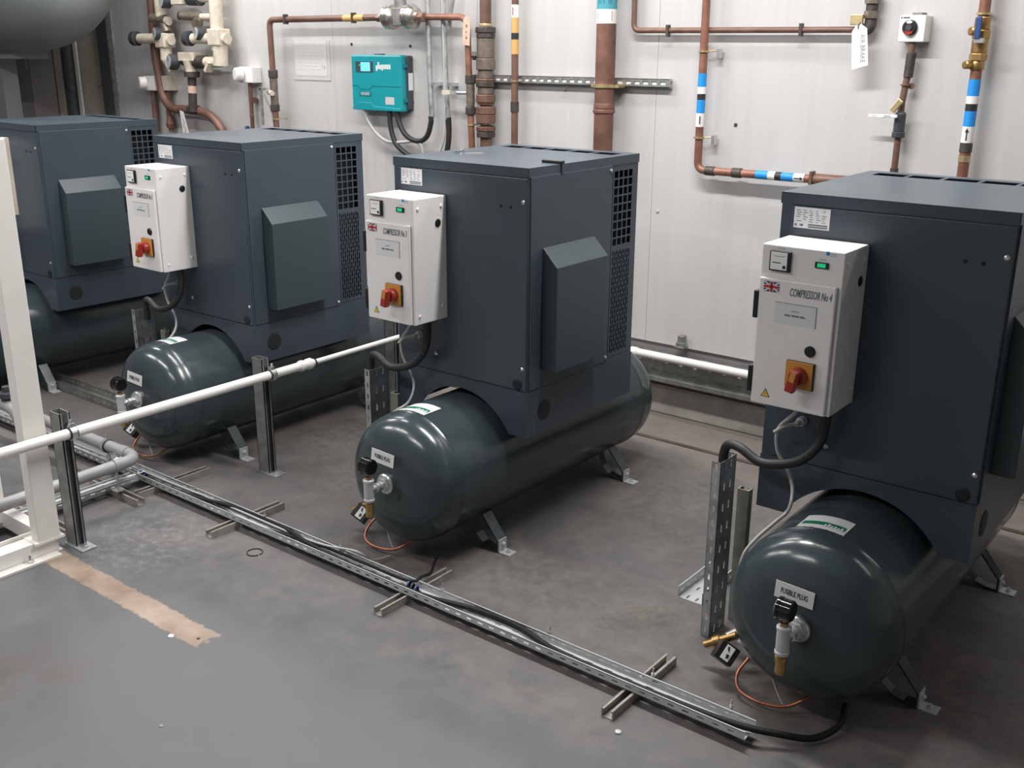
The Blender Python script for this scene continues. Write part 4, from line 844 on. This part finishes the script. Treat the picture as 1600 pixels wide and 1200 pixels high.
# isolator switch with conduit and valve
t = thing('isolator_switch', (.717, YW, 1.945), 'cream isolator box with a black and red rotary knob', 'switch')
MB().box(-.052, .056, -.085, 0, 0, .107).build('box', 'white_plastic', t, bevel=.004)
MB().box(-.010, .030, -.06, 0, .107, .118).build('top_lug', 'duct_grey', t)
MB().lathe([(.031, 0), (.031, .012), (.026, .018)], (-.004, -.085, .058), (0, -1, 0), 24).build('knob', 'black_plastic', t, smooth=30)
MB().prism([(-.022, .044), (-.018, .034), (-.004, .028), (.010, .034), (.014, .044)], 'y', -.106, -.102).build('red_sector', 'red_switch', t)
MB().prism([(-.018, .080), (-.012, .074), (.002, .074), (.010, .080), (-.004, .087)], 'y', -.106, -.102).build('white_sector', 'paper_white', t)
MB().lathe([(.013, 0), (.013, .008)], (-.004, -.102, .058), (0, -1, 0), 16).build('knob_cap', 'charcoal', t)
MB().box(-.047, -.042, -.0856, -.085, .094, .101).box(-.038, -.010, -.0856, -.085, .095, .100).build('print', 'ink', t)
t = thing('valve_pipe', (.704, 1.70, 1.398), 'thin copper pipe with a lever valve below the isolator box', 'pipe')
MB().tube([(0, 0, -.05), (0, 0, .30), (.012, 0, .42), (.016, 0, .555)], .0145, 12).build('pipe', 'copper_brown', t, smooth=60)
MB().lathe([(.016, 0), (.020, .003), (.020, .10), (.016, .104)], (.0135, 0, .40), (.03, 0, 1), 14).build('sleeve', 'iron', t, smooth=30)
MB().lathe([(.022, 0), (.028, .004), (.028, .024), (.022, .028), (.024, .03), (.024, .10), (.018, .11)], (0, 0, .148), (0, 0, 1), 12).build('valve_body', 'charcoal', t, smooth=30)
Ml = Matrix.Translation((-.01, -.035, .285)) @ Matrix.Rotation(R(35), 4, 'Y')
MB().box(-.013, .013, -.006, .006, -.03, .03, Ml).build('brass_plate', 'brass_pale', t, bevel=.003)
MB().box(-.125, -.06, -.045, -.035, .232, .246).box(-.065, .0, -.045, -.035, .234, .247).build('lever', 'white_plastic', t, bevel=.002)
MB().box(-.055, -.03, -.048, -.045, .235, .246).box(-.110, -.085, -.0455, -.045, .238, .241).build('lever_print', 'light_grey', t)
MB().lathe([(.015, -.003), (.021, -.003), (.021, .003), (.015, .003)], (.006, 0, .37), (0, 0, 1), 14).lathe([(.013, 0), (.013, .012)], (.026, .02, .366), (.3, -1, 0), 12).build('pipe_clip', 'copper_brown', t)
MB().lathe([(.018, 0), (.018, .02)], (0, 0, -.002), (0, 0, 1), 12).build('end_socket', 'iron', t)
# right-hand pipe with brass valve
t = thing('brass_valve_pipe', (1.0, 1.68, 1.34), 'copper pipe with brass valve, blue lever and blue bands', 'pipe')
MB().cyl((0, 0, 0), (0, 0, 1.05), .0225, seg=16).build('pipe', 'copper_red', t, smooth=40)
for (a, b, mm) in ((1.732, 1.798, 'tape_blue'), (1.701, 1.732, 'tape_white'), (1.672, 1.701, 'tape_black'), (1.610, 1.672, 'tape_blue'), (1.544, 1.610, 'tape_white')): band(t, 'tape', 0, a - 1.34, b - 1.34, 0, .0225, mm)
arrow(t, .002, .214, .264, -.0238)
band(t, 'socket', 0, .165, .203, 0, .024, 'iron'); band(t, 'brass_ring', 0, .125, .150, 0, .0235, 'brass_pale')
for (a, b, r, sg) in ((.495, .53, .029, 14), (.53, .56, .036, 6), (.56, .615, .032, 14), (.615, .65, .036, 6), (.65, .70, .031, 14)): MB().lathe([(r * .92, 0), (r, .004), (r, b - a - .004), (r * .92, b - a)], (0, 0, a), (0, 0, 1), sg).build('valve_body', 'brass', t, smooth=30)
for (z, x) in ((.515, -.02), (.645, -.015)): MB().lathe([(.017, 0), (.017, .03), (.012, .034)], (x, -.02, z), (-.5, -1, 0), 14).build('test_port', 'brass', t, smooth=30)
MB().box(-.010, .012, -.065, -.052, .615, .70).build('lever', 'lever_blue', t, bevel=.003); MB().box(-.010, .025, -.058, -.03, .600, .618).build('lever_arm', 'zinc', t)
MB().lathe([(.023, -.004), (.030, -.004), (.030, .004), (.023, .004)], (0, 0, .712), (0, 0, 1), 16).cyl((0, .02, .712), (0, YW - 1.68, .712), .006, seg=8).build('pipe_clip', 'brass_pale', t)
# bits of wall hardware
for (x, z, lab) in ((-.108, 1.563, 'small dark fixing hole in the wall right of the blue-banded pipe'), (-2.786, 1.939, 'small dark wall plug above the teal unit, left one'), (-2.279, 1.928, 'small dark wall plug above the teal unit, right one'), (-2.269, 1.601, 'small dark wall plug beside the lower corner of the teal unit'), (-.525, 1.103, 'small pale screw head on the wall behind the third compressor')):
    tag(MB().lathe([(.009, 0), (.009, .004), (.006, .006)], (x, YW, z), (0, -1, 0), 12).build('wall_plug', 'light_grey' if z < 1.2 else 'iron'), lab, 'fixing')

# ------------------------------------------------------------------ valve manifold at the left of the wall
y = 1.64
mf = thing('valve_manifold', (-4.3, y, 1.49), 'cream pipework manifold with black knobs and gauges on the wall', 'manifold'); O = Vector(mf.location); W_ = lambda *p: Vector(p) - O
def seg_(p, q, r, m='cream_plastic', n='pipe', par=mf): return MB().cyl(Vector(p) - O, Vector(q) - O, r, seg=14).build(n, m, par, smooth=40)
seg_((-4.628, y, 2.50), (-4.615, y, 2.10), .040); seg_((-4.593, y, 1.96), (-4.600, y, 1.83), .042); seg_((-4.600, y, 1.83), (-4.50, y, 1.822), .038)
seg_((-3.972, y, 2.50), (-3.985, y, 1.90), .046); seg_((-3.962, y, 1.94), (-3.972, y, 1.80), .050); seg_((-3.972, y, 1.823), (-4.13, y, 1.823), .036)
MB().box(-.060, .060, -.055, .055, -.055, .055, Matrix.Translation(W_(-3.972, y, 1.985))).build('cross_body', 'cream_plastic', mf, bevel=.008)
MB().box(-.055, .055, -.05, .05, -.05, .05, Matrix.Translation(W_(-4.60, y, 1.965))).build('cross_body', 'cream_plastic', mf, bevel=.008)
seg_((-3.972, y, 1.975), (-3.875, y, 1.975), .035); seg_((-4.60, y, 1.965), (-4.52, y, 1.968), .036)
for (xa, xb, z) in ((-4.865, -4.60, 1.978), (-4.22, -3.99, 1.977)):
    seg_((xa, y - .03, z), (xb, y, z), .036, n='regulator_barrel')
    seg_((xa - .020, y - .032, z), (xa, y - .03, z), .020, 'iron', 'knob_neck')
    MB().lathe([(.038, 0), (.052, .006), (.052, .048), (.044, .054)], W_(xa - .020, y - .032, z), (-1, -.1, 0), 14).build('knob', 'charcoal', mf, smooth=30)
MB().box(-.090, .090, -.045, .045, -.03, .03, Matrix.Translation(W_(-4.31, y, 1.855))).build('tee_body', 'cream_plastic', mf, bevel=.006)
MB().lathe([(.060, 0), (.044, .055), (.044, .075)], W_(-4.31, y, 1.83), (0, 0, -1), 12).build('tee_outlet', 'cream_plastic', mf, smooth=30)
seg_((-4.40, y, 1.823), (-4.38, y, 1.823), .03, 'iron', 'nut'); seg_((-4.25, y, 1.82), (-4.13, y, 1.822), .045, 'iron', 'union')
MB().box(-.012, .012, -.06, .0, -.075, .0, Matrix.Translation(W_(-4.04, y, 1.822)) @ Matrix.Rotation(R(35), 4, 'Y')).build('lever', 'cream_plastic', mf); MB().box(-.012, .012, -.06, .0, -.075, .0, Matrix.Translation(W_(-4.53, y, 1.815)) @ Matrix.Rotation(R(-35), 4, 'Y')).build('lever', 'cream_plastic', mf)
GA = Vector((.30, 1, -.05))
for (x, z, r, d) in ((-4.62, 2.012, .044, .05), (-4.475, 1.823, .052, .06), (-4.13, 2.012, .044, .04), (-4.50, 2.235, .055, .06)):
    gg = MB().lathe([(r * .9, 0), (r, .006), (r, d), (r * .8, d + .01)], W_(x, y - .07, z), GA, 20).build('gauge', 'charcoal', mf, smooth=30)
    MB().lathe([(r * .86, 0), (r * .86, .004)], W_(x, y - .07, z) - GA.normalized() * .002, GA, 20).build('gauge_dial', 'light_grey', mf)
    dd = GA.normalized() * .0045
    MB().cyl(W_(x, y - .07, z) - dd, W_(x, y - .07, z) - dd + Vector((-.01, .0, r * .6)), .0025, seg=6).build('needle', 'ink', mf)
MB().box(-.06, .06, -.05, .05, -.05, .05, Matrix.Translation(W_(-4.36, y, 2.25))).build('upper_body', 'cream_plastic', mf, bevel=.006)
seg_((-4.63, y, 2.26), (-3.97, y, 2.235), .030, n='upper_pipe'); seg_((-4.26, y, 2.24), (-4.14, y, 2.235), .048, 'charcoal', 'union')
seg_((-4.70, y - .02, 2.115), (-4.56, y, 2.105), .036, 'bronze', 'side_valve'); seg_((-4.57, y, 2.10), (-4.53, y, 2.095), .03, 'cream_plastic', 'valve_cap'); seg_((-4.60, y, 2.10), (-4.56, y, 2.02), .034, 'bronze', 'side_valve')
seg_((-4.33, y - .03, 2.128), (-4.15, y, 2.12), .030, 'bronze', 'side_valve'); seg_((-4.15, y, 2.12), (-3.99, y, 2.115), .022, 'cream_plastic', 'stub'); seg_((-4.20, y, 2.115), (-4.19, y, 2.06), .032, 'bronze', 'side_valve'); seg_((-4.16, y - .02, 2.085), (-4.13, y - .06, 2.07), .034, 'bronze', 'valve_cap')
MB().lathe([(.030, 0), (.030, .012), (.020, .014), (.020, .006), (.0, .006)], W_(-4.335, y - .031, 2.128), (-1, -.17, .05), 16).build('ring_end', 'iron', mf)
seg_((-4.31, y, 1.755), (-4.313, y, 1.72), .055, 'iron', 'nut')
seg_((-4.313, y, 1.735), (-4.335, y, 1.48), .030, 'iron', 'drop_pipe'); seg_((-4.32, y, 1.66), (-4.324, y, 1.61), .032, 'card_tan', 'tape')
t = thing('bent_pipe', (-4.78, 1.69, 1.30), 'brown pipe curving under the valve manifold', 'pipe'); O2 = Vector(t.location)
MB().tube([Vector(p) - O2 for p in spline([(-4.775, 1.68, 2.6), (-4.785, 1.68, 2.2), (-4.795, 1.68, 1.90), (-4.768, 1.68, 1.69), (-4.735, 1.68, 1.56), (-4.64, 1.68, 1.492), (-4.50, 1.68, 1.487), (-4.36, 1.68, 1.488), (-4.22, 1.68, 1.464), (-4.115, 1.68, 1.405), (-4.06, 1.68, 1.335), (-4.04, 1.68, 1.2)])], .031, 12).build('pipe', 'copper_brown', t, smooth=60)
MB().lathe([(.035, 0), (.035, .10)], Vector((-4.43, 1.68, 1.488)) - O2, (1, 0, 0), 12).build('socket', 'iron', t)
t = thing('paper_tag', (-4.47, 1.64, 1.32), 'white paper tag with red scrawl hanging from the bent brown pipe', 'tag')
MB().prism([(-.005, -.06), (.075, -.055), (.015, .150), (-.030, .16)], 'y', -.001, .001).build('card', 'paper', t)
MB().tube(spline([(.0, -.002, .10), (.018, -.002, .08), (.006, -.002, .05), (.030, -.002, .03), (.016, -.002, .0), (.04, -.002, -.03)], 4), .002, 5).build('scrawl', 'flag_red', t)
for (x, z, dx, lab, pz) in ((-4.915, 1.607, 0, 'small white junction box with round cap left of the manifold pipe', 1.30), (-3.76, 1.686, 0, 'small white junction box with round cap right of the manifold', 1.30)):
    t = thing('junction_box', (x, YW, z), lab, 'junction box')
    MB().box(-.072, .072, -.085, 0, 0, .105).build('box', 'white_plastic', t, bevel=.006)
    MB().lathe([(.045, 0), (.045, .045), (.036, .052)], (-.035, -.085, .055), (-.35, -1, 0), 20).build('cap', 'white_plastic', t, smooth=30)
    MB().cyl((-.005, -.045, 0), (-.01, -.045, pz - z), .014 if x > -4 else .022, seg=12).build('conduit', 'copper_brown', t, smooth=40)
    if x > -4: MB().lathe([(.022, 0), (.022, .03)], (.012, -.03, -.13), (.3, 0, 1), 10).lathe([(.010, 0), (.010, .03)], (.012, -.05, -.22), (.3, -1, 0), 10).build('clip', 'copper_brown', t)
t = thing('junction_box', (-4.71, YW, 1.612), 'plain cream junction box behind the bent brown pipe', 'junction box')
MB().box(-.042, .042, -.085, 0, 0, .105).build('box', 'cream_plastic', t, bevel=.004)
MB().tube(spline([(-.01, -.05, 0), (-.03, -.05, -.15), (-.02, -.05, -.3)]), .018, 10).build('conduit', 'copper_brown', t, smooth=50)
MB().lathe([(.028, 0), (.036, .03), (.020, .09)], (-.02, -.05, -.27), (0, 0, 1), 10).build('gland', 'rust_steel', t)
tag(MB().lathe([(.011, -.022), (.014, -.016), (.014, .016), (.011, .022)], (-3.87, 1.745, 1.37), (.05, 0, 1), 12).build('blue_fob', 'lever_blue', smooth=40), 'tiny dark blue fob hanging on the wall above the second compressor', 'fob')

# ------------------------------------------------------------------ dark vessel and dryer at the far left
vs = thing('air_receiver', (-5.90, .9, 1.29), 'large dark grey horizontal receiver vessel high at the top left', 'vessel')
RV = .58; prof = [(RV, -2.4), (RV, 0.62)]
for s in frange(0, 1, 14)[1:]: r = RV * math.cos(s * math.pi / 2); prof.append((r, .62 + .86 * (1 - (r / RV) ** 2.6) ** (1 / 2.6)))
MB().lathe(prof, (0, 0, 1.165), (1, 0, 0), 64).build('shell', 'vessel_paint', vs, smooth=35)
MB().box(-2.3, .72, -.10, .16, .545, .60).build('support_rail', 'vessel_paint', vs)
for x in (-1.9, .20): MB().box(x - .06, x + .06, .04, .16, -1.30, .56).build('support_leg', 'vessel_paint', vs)
MB().lathe([(.02, 0), (.02, .02), (.012, .03)], (.35, -.10, .57), (0, -1, 0), 8).build('bolt', 'zinc', vs)
dr = thing('air_dryer', (-6.6, 1.5, 0), 'dark grey louvred cooler cabinet behind the far left compressor', 'dryer')
MB().box(-1.2, 0, .02, .5, 0, 2.3).build('casing', 'fin_grey', dr)
MB().box(-1.2, -.07, -.02, .02, 1.63, 2.3).build('upper_cover', 'charcoal', dr)
for i in range(9): MB().box(-1.2, -.03, -.012, .03, .95 + i * .072, .985 + i * .072).build('louvre', 'fin_pale' if i in (4, 7) else 'fin_grey', dr)
MB().box(.0, .24, .04, .5, 0, 2.1).build('side_duct', 'duct_grey', dr, bevel=.004); MB().box(-.03, .22, .02, .04, 1.72, 2.1).build('duct_flange', 'duct_grey', dr)
tag(MB().box(-6.335, -6.235, 1.74, 1.80, 0, 2.4).build('board_strip', 'board_cream'), 'narrow pale board beside the grey duct at far left', 'board')
tag(MB().cyl((-6.175, 1.78, 0), (-6.175, 1.78, 2.5), .048, seg=14).build('riser_pipe', 'column_paint', smooth=40), 'dark vertical pipe beside the cream wall board', 'pipe')
t = thing('wall_board', (-5.80, 1.80, 0), 'cracked cream plaster board left of the dark column', 'board')
MB().box(-.24, .27, 0, .06, 0, 2.5).build('board', 'board_cream', t)
MB().box(-.31, -.265, -.01, .05, 0, 2.5).build('edge_strip', 'white_enamel', t)
MB().tube([(.14, -.001, 1.80), (.12, -.001, 1.72), (.06, -.001, 1.68), (.05, -.001, 1.62), (-.02, -.001, 1.58)], .0025, 5).build('crack', 'rust_steel', t)

# ------------------------------------------------------------------ small things on the floor
tag(MB().tube([(-.84 + .031 * math.cos(k * math.pi / 12), -.725 + .031 * math.sin(k * math.pi / 12), .0025) for k in range(24)], .0022, 6).build('wire_ring', 'iron', smooth=60), 'thin wire ring lying on the floor before the tray', 'ring')

for (x, y, r, m, lab) in ((-.56, -1.305, .011, 'paper_white', 'white paint chip at the edge of the worn beige strip'), (-.475, -1.255, .006, 'iron', 'dark pebble on the end of the beige strip'), (-.15, -1.62, .007, 'concrete', 'pale crumb of concrete on the open floor'), (.93, -.80, .012, 'galvanised_pale', 'thin bright washer by the right-hand floor strut')):
    tag(MB().lathe([(r * .7, 0), (r, r * .15), (r * .8, r * .4), (r * .3, r * .5)], (x, y, 0), (.1, .05, 1), 7).build('floor_crumb', m), lab, 'debris')

# ------------------------------------------------------------------ final placement of wall and floor things
bpy.context.view_layer.update()
def centre(o):
    pts = []
    def walk(q):
        if q.type == 'MESH': pts.extend(q.matrix_world @ Vector(c) for c in q.bound_box)
        for c in q.children: walk(c)
    walk(o)
    lo = [min(p[i] for p in pts) for i in range(3)]; hi = [max(p[i] for p in pts) for i in range(3)]
    return Vector([(a + b) / 2 for a, b in zip(lo, hi)])
for o in [q for q in SC.objects if q.parent is None and q.type in ('MESH', 'EMPTY')]:
    n = o.name.split('.')[0]
    if o.get('kind') == 'structure' or n in ('air_compressor', 'ceiling_light', 'lid_latch', 'spanner', 'upright_cable_tray', 'strut_stub', 'wall_tray', 'wall_pipe', 'skid_frame'): continue
    c = centre(o)
    if n in ('strut_post', 'white_pipe') or (n == 'pipe_clamp' and c.z > .35):
        o.location += Vector((.034, .020, 0 if n == 'strut_post' else -.003))
    elif n in ('air_dryer', 'board_strip', 'riser_pipe', 'wall_board'): o.location.x += .044
    elif n == 'air_receiver': o.location += Vector((.045, 0, -.012))
    elif c.y > 1.5: o.location += Vector((.0308 - .0052 * c.x - .0034 * c.z, 0, .0048 + .0018 * c.x - .0055 * c.z))
    else:
        if n in ('power_cable', 'control_cable', 'cable_tie', 'tray_stud') or (n == 'cable_tray' and c.y < -.4): o.location.y += .034
        o.location += Vector((.0191 - .0137 * c.x + .0035 * c.y, .0214 + .0063 * c.x - .0109 * c.y, 0))
